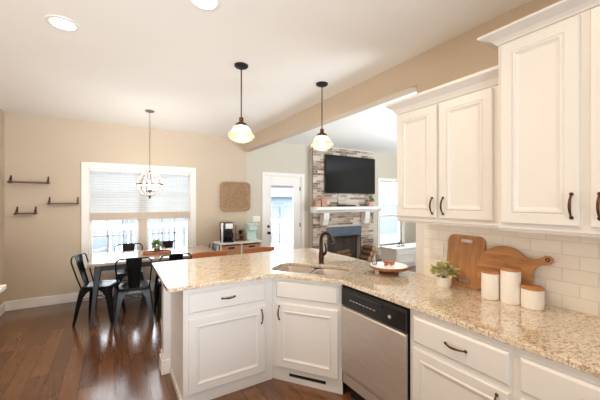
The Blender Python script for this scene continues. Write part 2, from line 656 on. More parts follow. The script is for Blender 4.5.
# back door
dr = struct(thing('door_1', 'white exterior door with a full glass lite and dark knobs', 'door', (0, 0, 0)))
x0, x1, z0, z1 = D1
b = BM()
cw = 0.068
box(b, x0 - cw, x0, YB - 0.02, YB, 0, z1 + cw); box(b, x1, x1 + cw, YB - 0.02, YB, 0, z1 + cw)
box(b, x0, x1, YB - 0.02, YB, z1, z1 + cw)
box(b, x0, x0 + 0.025, YB, YB + 0.1, 0, z1); box(b, x1 - 0.025, x1, YB, YB + 0.1, 0, z1)
box(b, x0, x1, YB, YB + 0.1, z1 - 0.02, z1)
obj('door_casing', b, 'trim', dr, bevel=0.004)
sx0, sx1, gz0, gz1 = x0 + 0.03, x1 - 0.03, 0.28, 1.86
gx0, gx1 = 2.80, 3.345
b = BM()
Y0, Y1 = YB + 0.015, YB + 0.06
box(b, sx0, gx0, Y0, Y1, 0.01, z1 - 0.025); box(b, gx1, sx1, Y0, Y1, 0.01, z1 - 0.025)
box(b, gx0, gx1, Y0, Y1, 0.01, gz0); box(b, gx0, gx1, Y0, Y1, gz1, z1 - 0.025)
g = 0.03
box(b, gx0 - g, gx0 + 0.004, Y0 - 0.012, Y0, gz0 - g, gz1 + g); box(b, gx1 - 0.004, gx1 + g, Y0 - 0.012, Y0, gz0 - g, gz1 + g)
box(b, gx0, gx1, Y0 - 0.012, Y0, gz0 - g, gz0 + 0.004); box(b, gx0, gx1, Y0 - 0.012, Y0, gz1 - 0.004, gz1 + g)
slab = obj('door_slab', b, 'trim', dr, bevel=0.003)
b = BM(); box(b, gx0, gx1, Y0 + 0.02, Y0 + 0.025, gz0, gz1)
obj('pane', b, 'glass', slab)
b = BM(); box(b, gx0 + 0.01, gx1 - 0.01, Y0 + 0.008, Y0 + 0.018, gz1 - 0.05, gz1)
obj('shade_rail', b, 'grey', slab, label='grey rail of a raised shade behind the glass')
mxY = Matrix.Rotation(radians(90), 4, 'X')
b = BM(); lathe(b, [(0.03, 0), (0.03, 0.008), (0.012, 0.012), (0.012, 0.035), (0.027, 0.045), (0.03, 0.06), (0.02, 0.07), (0.002, 0.072)], 16, Matrix.Translation((2.742, Y0, 0.865)) @ mxY)
obj('door_knob', b, 'bronze', slab, smooth=True, label='dark bronze round door knob')
b = BM(); lathe(b, [(0.03, 0), (0.03, 0.012), (0.024, 0.02), (0.002, 0.021)], 16, Matrix.Translation((2.742, Y0, 1.0)) @ mxY)
obj('deadbolt', b, 'bronze', slab, smooth=True, label='dark bronze deadbolt above the knob')
for zz in (1.80, 1.0, 0.25):
    b = BM(); box(b, sx1 - 0.012, sx1 + 0.018, Y0 - 0.012, Y0, zz - 0.045, zz + 0.045)
    obj('hinge', b, 'bronze', dr, label='dark bronze door hinge')

# living room window
w2 = struct(thing('window_2', 'tall white window right of the fireplace', 'window', (0, 0, 0)))
x0, x1, z0, z1 = W2
b = BM(); cw = 0.08
box(b, x0 - cw, x0, YB - 0.02, YB, z0 - 0.02, z1 + cw); box(b, x1, x1 + cw, YB - 0.02, YB, z0 - 0.02, z1 + cw)
box(b, x0, x1, YB - 0.02, YB, z1, z1 + cw); box(b, x0 - cw - .02, x1 + cw + .02, YB - 0.06, YB, z0 - 0.045, z0 - 0.02)
box(b, x0, x1, YB, YB + .1, z0 - 0.02, z0)
obj('window_casing', b, 'trim', w2)
b = BM(); f = 0.035
Y0, Y1 = YB + 0.06, YB + 0.1
box(b, x0, x0 + f, Y0, Y1, z0, z1); box(b, x1 - f, x1, Y0, Y1, z0, z1)
box(b, x0 + f, x1 - f, Y0, Y1, z0, z0 + f); box(b, x0 + f, x1 - f, Y0, Y1, z1 - f, z1); box(b, x0 + f, x1 - f, Y0, Y1, 1.10, 1.15)
s = obj('sash', b, 'trim', w2)
b = BM(); box(b, x0 + f, x1 - f, Y0 + 0.015, Y0 + 0.02, z0 + f, z1 - f)
obj('pane', b, 'glass', s)

# outdoors
b = BM(); box(b, -40, 60, YB + 0.16, 60, -0.9, -0.7)
struct(obj('ground', b, 'lawn'), 'lawn beyond the deck', 'lawn')
b = BM(); box(b, -4.0, 8.0, YB + 0.16, 9.0, -0.12, -0.04)
struct(obj('deck', b, 'deckwood'), 'grey board deck outside the back windows', 'deck')
rail = thing('deck_railing', 'white baluster railing along the deck outside', 'railing', (0, 8.9, -0.04))
b = BM(); box(b, -4, 8, -0.06, 0.06, 0.86, 0.98)
obj('top_rail', b, 'whitepaint', rail)
b = BM(); box(b, -4, 8, -0.03, 0.03, 0.07, 0.13)
obj('bottom_rail', b, 'whitepaint', rail)
for xx in (-3.9, -2.1, -0.3, 1.5, 3.3, 5.1, 6.9):
    b = BM(); box(b, xx - 0.05, xx + 0.05, -0.055, 0.055, 0, 0.86)
    obj('post', b, 'whitepaint', rail)
bb = BM(); box(bb, -0.018, 0.018, -0.018, 0.018, 0.13, 0.86)
bal0 = obj('baluster', bb, 'whitepaint', rail)
bal0.location = (-2.95, 0, 0)
for i in range(1, 76):
    xx = -2.95 + i * 0.13
    if min(abs(xx - p) for p in (-2.1, -0.3, 1.5, 3.3, 5.1, 6.9)) < 0.06:
        continue
    c = bal0.copy(); COL.objects.link(c); c.parent = rail; c.location = (xx, 0, 0)
M['fence'] = wood('weathered_fence', (92, 98, 108), (108, 114, 124), (9, 9, 0.6), 0.8)
fn = thing('privacy_fence', 'pale grey blue privacy fence beyond the deck railing', 'fence', (4, 14, -0.7))
b = BM()
for k in range(170):
    box(b, -16 + k * 0.2, -16 + k * 0.2 + 0.197, 0, 0.02, 0.05, 1.95)
obj('fence_boards', b, 'fence', fn)
b = BM(); box(b, -16, 18, -0.03, 0.05, 1.95, 2.0); obj('cap_rail', b, 'fence', fn)
for k in range(15):
    b = BM(); box(b, -15 + k * 2.3 - 0.05, -15 + k * 2.3 + 0.05, -0.08, -0.0005, 0, 1.95); obj('post', b, 'fence', fn)
hs = thing('neighbor_house', 'pale blue sided house far beyond the deck railing', 'house', (2.5, 26, -0.7))
b = BM(); box(b, -12, 17, 0, 8, 0, 2.6)
obj('house_wall', b, 'siding', hs)
b = BM(); prism(b, [(-0.7, 2.6), (8.7, 2.6), (4, 5.0)], -12.5, 17.5, Matrix(((0, 0, 1, 0), (1, 0, 0, 0), (0, 1, 0, 0), (0, 0, 0, 1))))
obj('house_roof', b, 'roof', hs)
for xx in (-9, -5, -1, 3, 7, 11, 15):
    b = BM(); box(b, xx - 0.5, xx + 0.5, -0.05, 0, 0.9, 2.1)
    obj('house_window', b, 'hood', hs)
pc = thing('patio_chair', 'pale blue grey patio chair on the deck outside the dining window', 'chair', (-0.55, 7.3, -0.04), radians(150))
b = BM(); box(b, -0.3, 0.3, -0.3, 0.3, 0.32, 0.42); obj('seat', b, 'patio', pc, bevel=0.03)
b = BM(); box(b, -0.3, 0.3, -0.34, -0.26, 0.42, 0.88, Matrix.Rotation(radians(8), 4, 'X')); obj('backrest', b, 'patio', pc, bevel=0.03)
for s in (-1, 1):
    b = BM(); box(b, s * 0.32 - 0.03, s * 0.32 + 0.03, -0.3, 0.3, 0.58, 0.62); obj('armrest', b, 'patio', pc)
    for t in (-1, 1):
        b = BM(); box(b, s * 0.29 - 0.02, s * 0.29 + 0.02, t * 0.27 - 0.02, t * 0.27 + 0.02, 0, 0.6); obj('leg', b, 'patio', pc)

# ------------------------------------------------------------------ kitchen base units
T = 0.02
def door_bm(x0, x1, z0, z1, y=0.0):
    bm = BM()
    t = y - T
    loops_panel(bm, x0, x1, z0, z1, [(0, y), (0, t + 0.004), (0.004, t), (0.052, t), (0.054, t + 0.003), (0.060, t - 0.003), (0.068, t - 0.003),
                                     (0.076, t + 0.004), (0.080, t + 0.005), (0.084, t + 0.0075)])
    return bm

def drawer_bm(x0, x1, z0, z1, y=0.0):
    bm = BM()
    t = y - T
    loops_panel(bm, x0, x1, z0, z1, [(0, y), (0, t + 0.010), (0.004, t + 0.006), (0.012, t), (0.013, t)])
    return bm

def pull(parent, x, z, y, vertical, L=0.10):
    """bowed bronze pull with flared feet"""
    bm = BM()
    pts, rs = [], []
    n = 14
    for i in range(n + 1):
        u = i / n
        s = (u - 0.5) * L
        out = 0.026 * sin(pi * u) ** 0.7 + 0.002
        pts.append((x, y - out, z + s) if vertical else (x + s, y - out, z))
        rs.append(0.0034 + 0.0026 * sin(pi * u) if 0 < i < n else 0.006)
    tube(bm, pts, rs, 8)
    for e in (-1, 1):
        c = (x, y - 0.004, z + e * L / 2) if vertical else (x + e * L / 2, y - 0.004, z)
        ball(bm, c, 0.0085, 10, 6, (1, 0.6, 1))
    return obj('handle', bm, 'copper', parent, smooth=True, label='bowed bronze pull')

# peninsula unit
pen = thing('base_cabinet', 'white drawer and door cabinet at the open end of the peninsula', 'cabinet', (0.43, 2.345, 0))
b = BM()
W = 0.728
box(b, 0, W, 0, 0.56, 0.0, 0.884)
box(b, -0.012, 0.0, 0, 0.54, 0, 0.055)
obj('body', b, 'cabinet', pen, bevel=0.002)
d = obj('drawer', drawer_bm(0.034, 0.655, 0.693, 0.842), 'cabinet', pen)
pull(d, 0.335, 0.772, -T, False, 0.10)
d = obj('door', door_bm(0.034, 0.655, 0.095, 0.655), 'cabinet', pen)
pull(d, 0.618, 0.565, -T, True, 0.11)

# diagonal sink unit
th = math.atan2(-0.485, 0.365)
L = 0.607
snk = thing('sink_cabinet', 'white angled sink cabinet between the peninsula and the dishwasher', 'cabinet', (1.165, 2.345, 0), th)
b = BM()
box(b, -0.012, L, 0.0005, 0.02, 0.105, 0.884)
box(b, 0.0, L, 0.02, 0.40, 0.105, 0.125)
obj('face_frame', b, 'cabinet', snk, bevel=0.002)
b = BM(); box(b, -0.012, L, 0.008, 0.03, 0, 0.105)
kick = obj('toe_kick', b, 'cabinet', snk)
b = BM()
box(b, 0.15, 0.47, 0.003, 0.009, 0.052, 0.074)
obj('vent_grille', b, 'iron', kick, label='black slotted floor vent in the toe kick')
d = obj('false_drawer', drawer_bm(0.035, L - 0.03, 0.712, 0.852), 'cabinet', snk)
d = obj('door', door_bm(0.035, L - 0.03, 0.125, 0.665), 'cabinet', snk)
pull(d, 0.070, 0.585, -T, True, 0.11)

# right run (local x runs to -Y, front faces -X)
RX = radians(-90)
dw = thing('dishwasher', 'stainless steel dishwasher with a black control panel', 'dishwasher', (1.53, 1.838, 0), RX)
b = BM(); box(b, 0.004, 0.606, 0.004, 0.52, 0.10, 0.872)
obj('tub_housing', b, 'iron', dw)
b = BM()
prism(b, [(0, 0.004), (-0.02, 0.0), (-0.026, 0.03), (-0.026, 0.50), (-0.018, 0.512), (0, 0.512)], 0.006, 0.604,
      Matrix(((0, 0, 1, 0), (1, 0, 0, 0), (0, 1, 0, 0.205), (0, 0, 0, 1))))
obj('door', b, 'steel', dw, bevel=0.003)
b = BM()
prism(b, [(0, 0), (-0.02, 0.0), (-0.030, 0.012), (-0.028, 0.125), (-0.018, 0.146), (0, 0.146)], 0.004, 0.606,
      Matrix(((0, 0, 1, 0), (1, 0, 0, 0), (0, 1, 0, 0.722), (0, 0, 0, 1))))
cp = obj('control_panel', b, 'black', dw, bevel=0.003)
b = BM()
prism(b, [(-0.0285, 0.10), (-0.034, 0.104), (-0.034, 0.118), (-0.0285, 0.122)], 0.10, 0.42, Matrix(((0, 0, 1, 0), (1, 0, 0, 0), (0, 1, 0, 0.722), (0, 0, 0, 1))))
obj('latch_lip', b, 'black', cp)
for k in range(8):
    b = BM(); box(b, 0.10 + k * 0.034, 0.122 + k * 0.034, -0.0305, -0.029, 0.785, 0.790)
    obj('button_mark', b, 'grey', cp, label='small grey button mark')
b = BM(); lathe(b, [(0.012, 0), (0.012, 0.004), (0.008, 0.006), (0.001, 0.006)], 16, Matrix.Translation((0.485, -0.028, 0.788)) @ mxY)
obj('dial', b, 'grey', cp, smooth=True, label='round grey indicator')
b = BM(); box(b, 0.006, 0.604, -0.016, 0.004, 0.125, 0.198)
obj('kick_panel', b, 'steel', dw, bevel=0.003)
b = BM(); box(b, 0.02, 0.59, 0.05, 0.07, 0.0, 0.125)
obj('toe_kick', b, 'iron', dw)

def base_unit(y1, y0, label, pull_right):
    t = thing('base_cabinet', label, 'cabinet', (1.535, y1, 0), RX)
    W = y1 - y0
    bm = BM()
    box(bm, 0, W, 0, 0.55, 0.105, 0.884)
    box(bm, 0, W, 0.06, 0.55, 0, 0.105)
    obj('body', bm, 'cabinet', t, bevel=0.002)
    a = 0.03
    d = obj('drawer', drawer_bm(a, W - 0.012, 0.690, 0.842), 'cabinet', t)
    pull(d, W / 2 + 0.02, 0.768, -T, False, 0.11)
    d = obj('door', door_bm(a, W - 0.012, 0.13, 0.658), 'cabinet', t)
    pull(d, W - 0.06 if pull_right else a + 0.04, 0.575, -T, True, 0.11)
    return t
base_unit(1.222, 0.662, 'white drawer and door cabinet right beside the dishwasher', True)
base_unit(0.662, 0.10, 'white drawer and door cabinet at the bottom right corner of the photo', False)

# countertop with a sink cut-out
def rrect(cx, cy, hx, hy, r, ang, n=5):
    pts = []
    for k, (sx, sy) in enumerate(((1, 1), (-1, 1), (-1, -1), (1, -1))):
        for i in range(n + 1):
            a = k * pi / 2 + pi / 2 * i / n
            px, py = sx * (hx - r) + r * cos(a), sy * (hy - r) + r * sin(a)
            pts.append((cx + px * cos(ang) - py * sin(ang), cy + px * sin(ang) + py * cos(ang)))
    return pts
SX, SY, SA = 1.520, 2.285, th
outer = [(0.315, 2.302), (0.330, 2.290), (1.135, 2.290), (1.160, 2.283), (1.178, 2.265), (1.485, 1.845), (1.500, 1.815), (1.502, 1.78),
         (1.502, 0.10), (XW, 0.10), (XW, 1.676), (2.205, 1.676), (2.205, 3.31), (2.18, 3.34), (0.335, 3.34), (0.315, 3.32)]
hole = rrect(SX, SY, 0.345, 0.185, 0.09, SA)
b = BM()
ed = []
for loop in (outer, hole):
    vs = [b.verts.new((p[0], p[1], 0.885)) for p in loop]
    ed += [b.edges.new((vs[i], vs[(i + 1) % len(vs)])) for i in range(len(vs))]
bmesh.ops.triangle_fill(b, use_beauty=True, use_dissolve=False, edges=ed)
r = bmesh.ops.extrude_face_region(b, geom=b.faces[:])
for v in [g for g in r['geom'] if isinstance(g, bmesh.types.BMVert)]:
    v.co.z = 0.917
ct = obj('countertop', b, 'granite', bevel=0.006, segs=3)
tag(ct, 'beige speckled granite countertop wrapping the corner and peninsula', 'countertop')

sk = thing('kitchen_sink', 'stainless double bowl sink set under the granite', 'sink', (SX, SY, 0.884), SA)
def bowl(cx, hx, hy):
    bm = BM()
    rings = []
    for ins, z in ((-0.012, 0.0), (0.0, 0.0), (0.004, -0.01), (0.012, -0.14), (0.04, -0.17), (0.10, -0.176)):
        rings.append([bm.verts.new((p[0], p[1], z)) for p in rrect(cx, 0, hx - ins, hy - ins, max(0.075 - ins * 0.4, 0.01), 0)])
    for p, q in zip(rings, rings[1:]):
        for i in range(len(p)):
            j = (i + 1) % len(p)
            bm.faces.new((p[i], p[j], q[j], q[i]))
    bm.faces.new(rings[-1])
    return bm
o = obj('bowl', bowl(-0.178, 0.160, 0.178), 'steel', sk, smooth=True)
b = BM(); lathe(b, [(0.04, -0.175), (0.04, -0.171), (0.03, -0.172), (0.002, -0.173)], 16, Matrix.Translation((-0.178, 0.02, 0))); obj('drain', b, 'gunmetal', o)
o = obj('bowl', bowl(0.178, 0.160, 0.178), 'steel', sk, smooth=True)
b = BM(); lathe(b, [(0.04, -0.175), (0.04, -0.171), (0.03, -0.172), (0.002, -0.173)], 16, Matrix.Translation((0.178, 0.02, 0))); obj('drain', b, 'gunmetal', o)

# faucet
fc = thing('kitchen_faucet', 'dark bronze gooseneck faucet standing behind the sink', 'faucet', (1.735, 2.43, 0.917), math.atan2(-0.88, 0.47))
b = BM(); lathe(b, [(0.030, 0), (0.030, 0.006), (0.025, 0.012), (0.026, 0.06), (0.024, 0.10), (0.019, 0.135)], 20); obj('body', b, 'bronze', fc, smooth=True)
b = BM()
pts = [(0, 0, 0.12), (-0.003, 0, 0.17), (-0.002, 0, 0.22)]
for i in range(1, 11):
    a = pi - pi * 0.86 * i / 10
    pts.append((0.052 + 0.054 * cos(a), 0, 0.232 + 0.066 * sin(a)))
tube(b, pts, [0.020, 0.019, 0.018] + [0.0165] * 10, 12)
sp = obj('spout', b, 'bronze', fc, smooth=True)
e, e0 = Vector(pts[-1]), Vector(pts[-2])
dirn = (e - e0).normalized()
b = BM(); tube(b, [e, e + dirn * 0.03, e + dirn * 0.06], [0.017, 0.020, 0.021], 12); obj('spray_head', b, 'bronze', sp, smooth=True)
b = BM(); tube(b, [(0.018, 0, 0.085), (0.042, 0, 0.10), (0.052, 0.0, 0.125), (0.046, 0, 0.17), (0.036, 0, 0.20)], [0.017, 0.016, 0.010, 0.007, 0.006], 10)
obj('lever', b, 'bronze', fc, smooth=True)

# ------------------------------------------------------------------ wall cabinets
def crown_bm(x0, x1, yf, yb, z0, h, over):
    """profile swept along the front and both ends"""
    prof = [(0, 0), (0.006, 0.0), (0.010, h * 0.14), (over * 0.35, h * 0.42), (over * 0.75, h * 0.66), (over * 0.92, h * 0.74), (over, h * 0.80), (over, h)]
    bm = BM()
    rings = []
    for o, z in prof:
        rings.append([bm.verts.new(p) for p in ((x0 - o, yb, z0 + z), (x0 - o, yf - o, z0 + z), (x1 + o, yf - o, z0 + z), (x1 + o, yb, z0 + z))])
    for p, q in zip(rings, rings[1:]):
        for i in range(4):
            j = (i + 1) % 4
            bm.faces.new((p[i], p[j], q[j], q[i]))
    bm.faces.new(rings[-1]); bm.faces.new(rings[0][::-1])
    return bm
def wall_unit(label, xf, y1, y0, z0, z1, cz, over, doors, hz):
    t = thing('wall_cabinet', label, 'cabinet', (xf, y1, 0), RX)
    W = y1 - y0
    D = XW - 0.013 - xf
    bm = BM(); box(bm, 0, W, 0, D, z0, z1)
    box(bm, 0.0, W, 0.012, 0.03, z0 - 0.014, z0)
    obj('body', bm, 'cabinet', t, bevel=0.002)
    obj('crown_molding', crown_bm(0, W, 0, D, z1, cz - z1, over), 'cabinet', t)
    for xa, xb, right in doors:
        d = obj('door', door_bm(xa, xb, z0 + 0.03, z1 - 0.012), 'cabinet', t)
        pull(d, xb - 0.026 if right else xa + 0.032, hz, -T, True, 0.105)
    return t
wall_unit('shorter white wall cabinet with two doors beside the living room opening', 1.856, 1.60, 0.845, 1.385, 2.19, 2.275, 0.062,
          [(0.016, 0.345, True), (0.366, 0.70, False)], 1.497)
wall_unit('taller deeper white wall cabinet nearest the camera', 1.765, 0.835, 0.12, 1.385, 2.365, 2.42, 0.072,
          [(0.02, 0.340, True), (0.375, 0.69, False)], 1.507)

# ------------------------------------------------------------------ things on the right counter
ZT = 0.9175
def leaning(o, y, xbase, tilt):
    o.location = (xbase, y, ZT)
    o.rotation_euler = (0, tilt, 0)
cb = thing('cutting_board', 'rectangular wooden cutting board with slot handles leaning on the tile', 'cutting board', (0, 0, 0))
mxX = Matrix(((0, 0, 1, 0), (1, 0, 0, 0), (0, 1, 0, 0), (0, 0, 0, 1)))      # poly (y,z) extruded along x
def slotboard():
    bm = BM()
    def rr(cy, cz, hy, hz, r):
        return rrect(cy, cz, hy, hz, r, 0, 5)
    loops = [rr(0, 0.183, 0.135, 0.183, 0.045), rr(0.0, 0.325, 0.048, 0.013, 0.0125), rr(0.0, 0.04, 0.048, 0.012, 0.0115)]
    ed = []
    for lp in loops:
        vs = [bm.verts.new((0, p[0], p[1])) for p in lp]
        ed += [bm.edges.new((vs[i], vs[(i + 1) % len(vs)])) for i in range(len(vs))]
    bmesh.ops.triangle_fill(bm, use_beauty=True, use_dissolve=False, edges=ed)
    r = bmesh.ops.extrude_face_region(bm, geom=bm.faces[:])
    for v in [g for g in r['geom'] if isinstance(g, bmesh.types.BMVert)]:
        v.co.x = 0.018
    return bm
obj('board', slotboard(), 'board1', cb, bevel=0.003)
leaning(cb, 1.238, 2.118, radians(7.5))

pb = thing('cutting_board', 'round wooden paddle board with a long handle leaning behind the canisters', 'cutting board', (0, 0, 0))
b = BM()
pts = []
R_ = 0.163
hd = Vector((-0.235, 0.112)).normalized()
a0 = math.atan2(hd.y, hd.x)
cen = Vector((0, R_))
n = 40
for i in range(n + 1):
    a = a0 + radians(17) + (2 * pi - radians(34)) * i / n
    pts.append((cen.x + R_ * cos(a), cen.y + R_ * sin(a)))
nrm = Vector((-hd.y, hd.x))
def hp(l, wd):
    q = cen + hd * l + nrm * wd
    return (q.x, q.y)
pts += [hp(0.172, -0.034), hp(0.19, -0.022), hp(0.215, -0.019), hp(0.238, -0.024), hp(0.257, -0.026), hp(0.274, -0.017), hp(0.281, 0.0),
        hp(0.274, 0.017), hp(0.257, 0.026), hp(0.238, 0.024), hp(0.215, 0.019), hp(0.19, 0.022), hp(0.172, 0.034)]
prism(b, pts, 0, 0.018, mxX)
obj('board', b, 'board2', pb, bevel=0.003)
b = BM(); tube(b, [Vector((-0.001, hp(0.255, 0)[0], hp(0.255, 0)[1])) + Vector((0, 0.009 * cos(t), 0.009 * sin(t))) for t in [2 * pi * k / 12 for k in range(12)]], 0.003, 6, True)
obj('grommet', b, 'iron', pb)
leaning(pb, 0.975, 2.092, radians(8.5))

def canister(x, y, r, h, label):
    t = thing('canister', label, 'canister', (x, y, ZT), 0, 'white canisters with wooden lids')
    bm = BM(); lathe(bm, [(r - 0.004, 0), (r, 0.004), (r, h - 0.016)], 40); obj('jar', bm, 'white', t, smooth=True)
    bm = BM(); lathe(bm, [(r - 0.002, h - 0.016), (r + 0.001, h - 0.013), (r + 0.001, h - 0.003), (r - 0.003, h)], 40); obj('lid', bm, 'lidwood', t, smooth=True)
    return t
canister(2.018, 1.000, 0.050, 0.176, 'medium height white canister with wooden lid, nearest the potted plant')
canister(2.032, 0.892, 0.052, 0.210, 'tallest white canister with wooden lid, in the middle of three')
canister(2.042, 0.784, 0.054, 0.124, 'shortest white canister with wooden lid at the right of three')

def foliage(rx, rz, count, size, seed, zc):
    rnd = random.Random(seed)
    bm = BM()
    for i in range(count):
        th_ = rnd.uniform(0, 2 * pi); ph = rnd.uniform(-0.5, 1.4)
        rad = rnd.uniform(0.45, 1.0)
        c = Vector((rx * rad * cos(th_) * cos(ph), rx * rad * sin(th_) * cos(ph), zc + rz * rad * sin(ph)))
        d = Vector((cos(th_) * cos(ph * 0.7), sin(th_) * cos(ph * 0.7), sin(ph * 0.7) + rnd.uniform(-0.2, 0.4))).normalized()
        s = d.cross(Vector((rnd.uniform(-0.3, 0.3), rnd.uniform(-0.3, 0.3), 1))).normalized()
        nn = s.cross(d).normalized()
        Ls = size * rnd.uniform(0.7, 1.3); Ws = Ls * 0.34
        P = [c - d * Ls / 2, c - d * Ls * 0.1 + s * Ws + nn * Ws * 0.3, c + d * Ls * 0.25 + s * Ws * 0.8 + nn * Ws * 0.2, c + d * Ls / 2 - nn * Ls * 0.12,
             c + d * Ls * 0.25 - s * Ws * 0.8 + nn * Ws * 0.2, c - d * Ls * 0.1 - s * Ws + nn * Ws * 0.3, c, c + d * Ls * 0.25]
        v = [bm.verts.new(p) for p in P]
        for f in ((0, 1, 6), (1, 2, 7, 6), (2, 3, 7), (0, 6, 5), (5, 6, 7, 4), (4, 7, 3)):
            bm.faces.new([v[k] for k in f])
    return bm
def potted(name, label, loc, pr, ph, rx, rz, cnt, sz, zc, leafm, potm, seed):
    t = thing(name, label, 'plant', loc)
    bm = BM(); lathe(bm, [(pr * 0.8, 0), (pr * 0.95, ph * 0.3), (pr, ph * 0.9), (pr, ph), (pr * 0.9, ph), (pr * 0.88, ph * 0.85), (0.002, ph * 0.84)], 28)
    p = obj('pot', bm, potm, t, smooth=True)
    bm = BM(); lathe(bm, [(pr * 0.87, ph * 0.80), (pr * 0.87, ph * 0.88), (0.002, ph * 0.9)], 20); obj('soil', bm, 'soil', p)
    obj('foliage', foliage(rx, rz, cnt, sz, seed, zc), leafm, t)
    bm = BM()
    rnd = random.Random(seed + 1)
    for k in range(9):
        a = rnd.uniform(0, 2 * pi)
        tube(bm, [(0.01 * cos(a), 0.01 * sin(a), ph * 0.85), (rx * 0.3 * cos(a), rx * 0.3 * sin(a), zc), (rx * 0.7 * cos(a), rx * 0.7 * sin(a), zc + rz * 0.4)], [0.0022, 0.0018, 0.001], 5)
    obj('stem', bm, 'leaf', t)
    return t
potted('potted_plant', 'small variegated plant in a white pot on the granite counter', (2.012, 1.312, ZT), 0.052, 0.072, 0.098, 0.062, 170, 0.042, 0.108, 'leafpale', 'white', 3)

# cake stand
cs = thing('cake_stand', 'round wooden pedestal stand on the granite counter corner', 'stand', (1.985, 1.80, ZT))
b = BM(); lathe(b, [(0.150, 0.042), (0.163, 0.046), (0.165, 0.062), (0.161, 0.066)], 48); pl = obj('plate', b, 'standwood', cs, smooth=True)
b = BM(); lathe(b, [(0.085, 0), (0.085, 0.012), (0.055, 0.022), (0.06, 0.042)], 40); obj('foot', b, 'standwood', cs, smooth=True)
b = BM(); lathe(b, [(0.152, 0.066), (0.152, 0.0675), (0.001, 0.0675)], 48); obj('top_reflection', b, 'white', cs, label='white disc painting the reflection on the stand top')  # white disc stands in for the reflection on the wooden top
b = BM()
rnd = random.Random(5)
for k in range(40):
    a = k * 0.52
    ball(b, (0.055 * cos(a) * (0.35 + 0.65 * (k % 5) / 4), 0.04 * sin(a) * (0.4 + 0.6 * (k % 4) / 3), 0.008 + 0.009 * (k % 3)), 0.0085, 8, 6)
bd = obj('bead_garland', b, 'bead', smooth=True, loc=(1.99, 1.80, ZT + 0.0675))
tag(bd, 'small heap of reddish brown beads on the round wooden stand', 'beads')
bt = thing('glass_bottle', 'small clear glass bottle at the back of the wooden stand', 'bottle', (1.905, 1.885, ZT + 0.0675))
b = BM(); lathe(b, [(0.019, 0), (0.021, 0.004), (0.021, 0.062), (0.011, 0.080), (0.011, 0.098), (0.013, 0.100)], 24); obj('bottle_body', b, 'clear', bt, smooth=True)
b = BM(); lathe(b, [(0.0085, 0.098), (0.010, 0.108), (0.008, 0.114)], 16); obj('stopper', b, 'clear', bt, smooth=True)

# ------------------------------------------------------------------ lamps
def point(parent, loc, power, r=0.03, col=WARM):
    l = bpy.data.lights.new('bulb_light', 'POINT')
    l.energy = power; l.shadow_soft_size = r; l.color = col
    o = bpy.data.objects.new('bulb_light', l); COL.objects.link(o)
    o.parent = parent; o.location = loc
    return o
def pendant(x, y, label):
    t = thing('pendant_lamp', label, 'lamp', (x, y, ZC), 0, 'glass pendant lamps over the peninsula')
    bm = BM(); lathe(bm, [(0.062, 0), (0.062, -0.012), (0.05, -0.022), (0.012, -0.03), (0.008, -0.036)], 28); obj('canopy', bm, 'iron', t, smooth=True)
    bm = BM(); tube(bm, [(0, 0, -0.03), (0, 0, -0.485)], 0.0055, 10); obj('rod', bm, 'bronze', t, smooth=True)
    bm = BM(); lathe(bm, [(0.014, -0.475), (0.020, -0.48), (0.020, -0.515), (0.030, -0.522), (0.052, -0.535), (0.062, -0.556), (0.058, -0.556), (0.01, -0.55)], 28)
    obj('socket_cap', bm, 'copper', t, smooth=True)
    bm = BM(); lathe(bm, [(0.056, -0.552), (0.070, -0.566), (0.086, -0.586), (0.092, -0.604), (0.093, -0.612), (0.112, -0.626), (0.122, -0.642), (0.121, -0.652),
                          (0.104, -0.672), (0.07, -0.692), (0.03, -0.703), (0.004, -0.705)], 40, cap=False)
    obj('glass_shade', bm, 'shade', t, smooth=True)
    bm = BM(); lathe(bm, [(0.012, -0.55), (0.014, -0.575), (0.026, -0.61), (0.029, -0.635), (0.02, -0.66), (0.002, -0.668)], 20); obj('bulb', bm, 'bulb', t, smooth=True)
    point(t, (0, 0, -0.63), P_PENDANT, 0.03)
    return t
pendant(0.985, 2.63, 'glass pendant lamp nearer the dining table, left of two')
pendant(1.865, 2.60, 'glass pendant lamp in front of the brick fireplace, right of two')

def recessed(x, y, label, power=P_RECESSED):
    t = thing('recessed_light', label, 'lamp', (x, y, ZC), 0, 'recessed ceiling lights')
    bm = BM(); lathe(bm, [(0.070, -0.002), (0.074, -0.008), (0.098, -0.005), (0.10, 0.0)], 36, cap=False); obj('trim_ring', bm, 'trim', t, smooth=True)
    bm = BM(); lathe(bm, [(0.071, -0.004), (0.06, -0.006), (0.001, -0.0065)], 32); obj('lens', bm, 'lamp', t)
    l = bpy.data.lights.new('lens_light', 'AREA'); l.shape = 'DISK'; l.size = 0.13; l.energy = power; l.color = (1.0, 0.80, 0.54)
    o = bpy.data.objects.new('lens_light', l); COL.objects.link(o); o.parent = t; o.location = (0, 0, -0.012)
    return t
recessed(-0.305, 2.66, 'lit recessed ceiling light at the upper left of the photo')
recessed(0.475, 1.90, 'lit recessed ceiling light cut by the top edge of the photo')
recessed(0.70, 0.62, 'lit recessed ceiling light above the right counter', 3.5)
recessed(0.55, -0.35, 'lit recessed ceiling light behind the camera', 4)

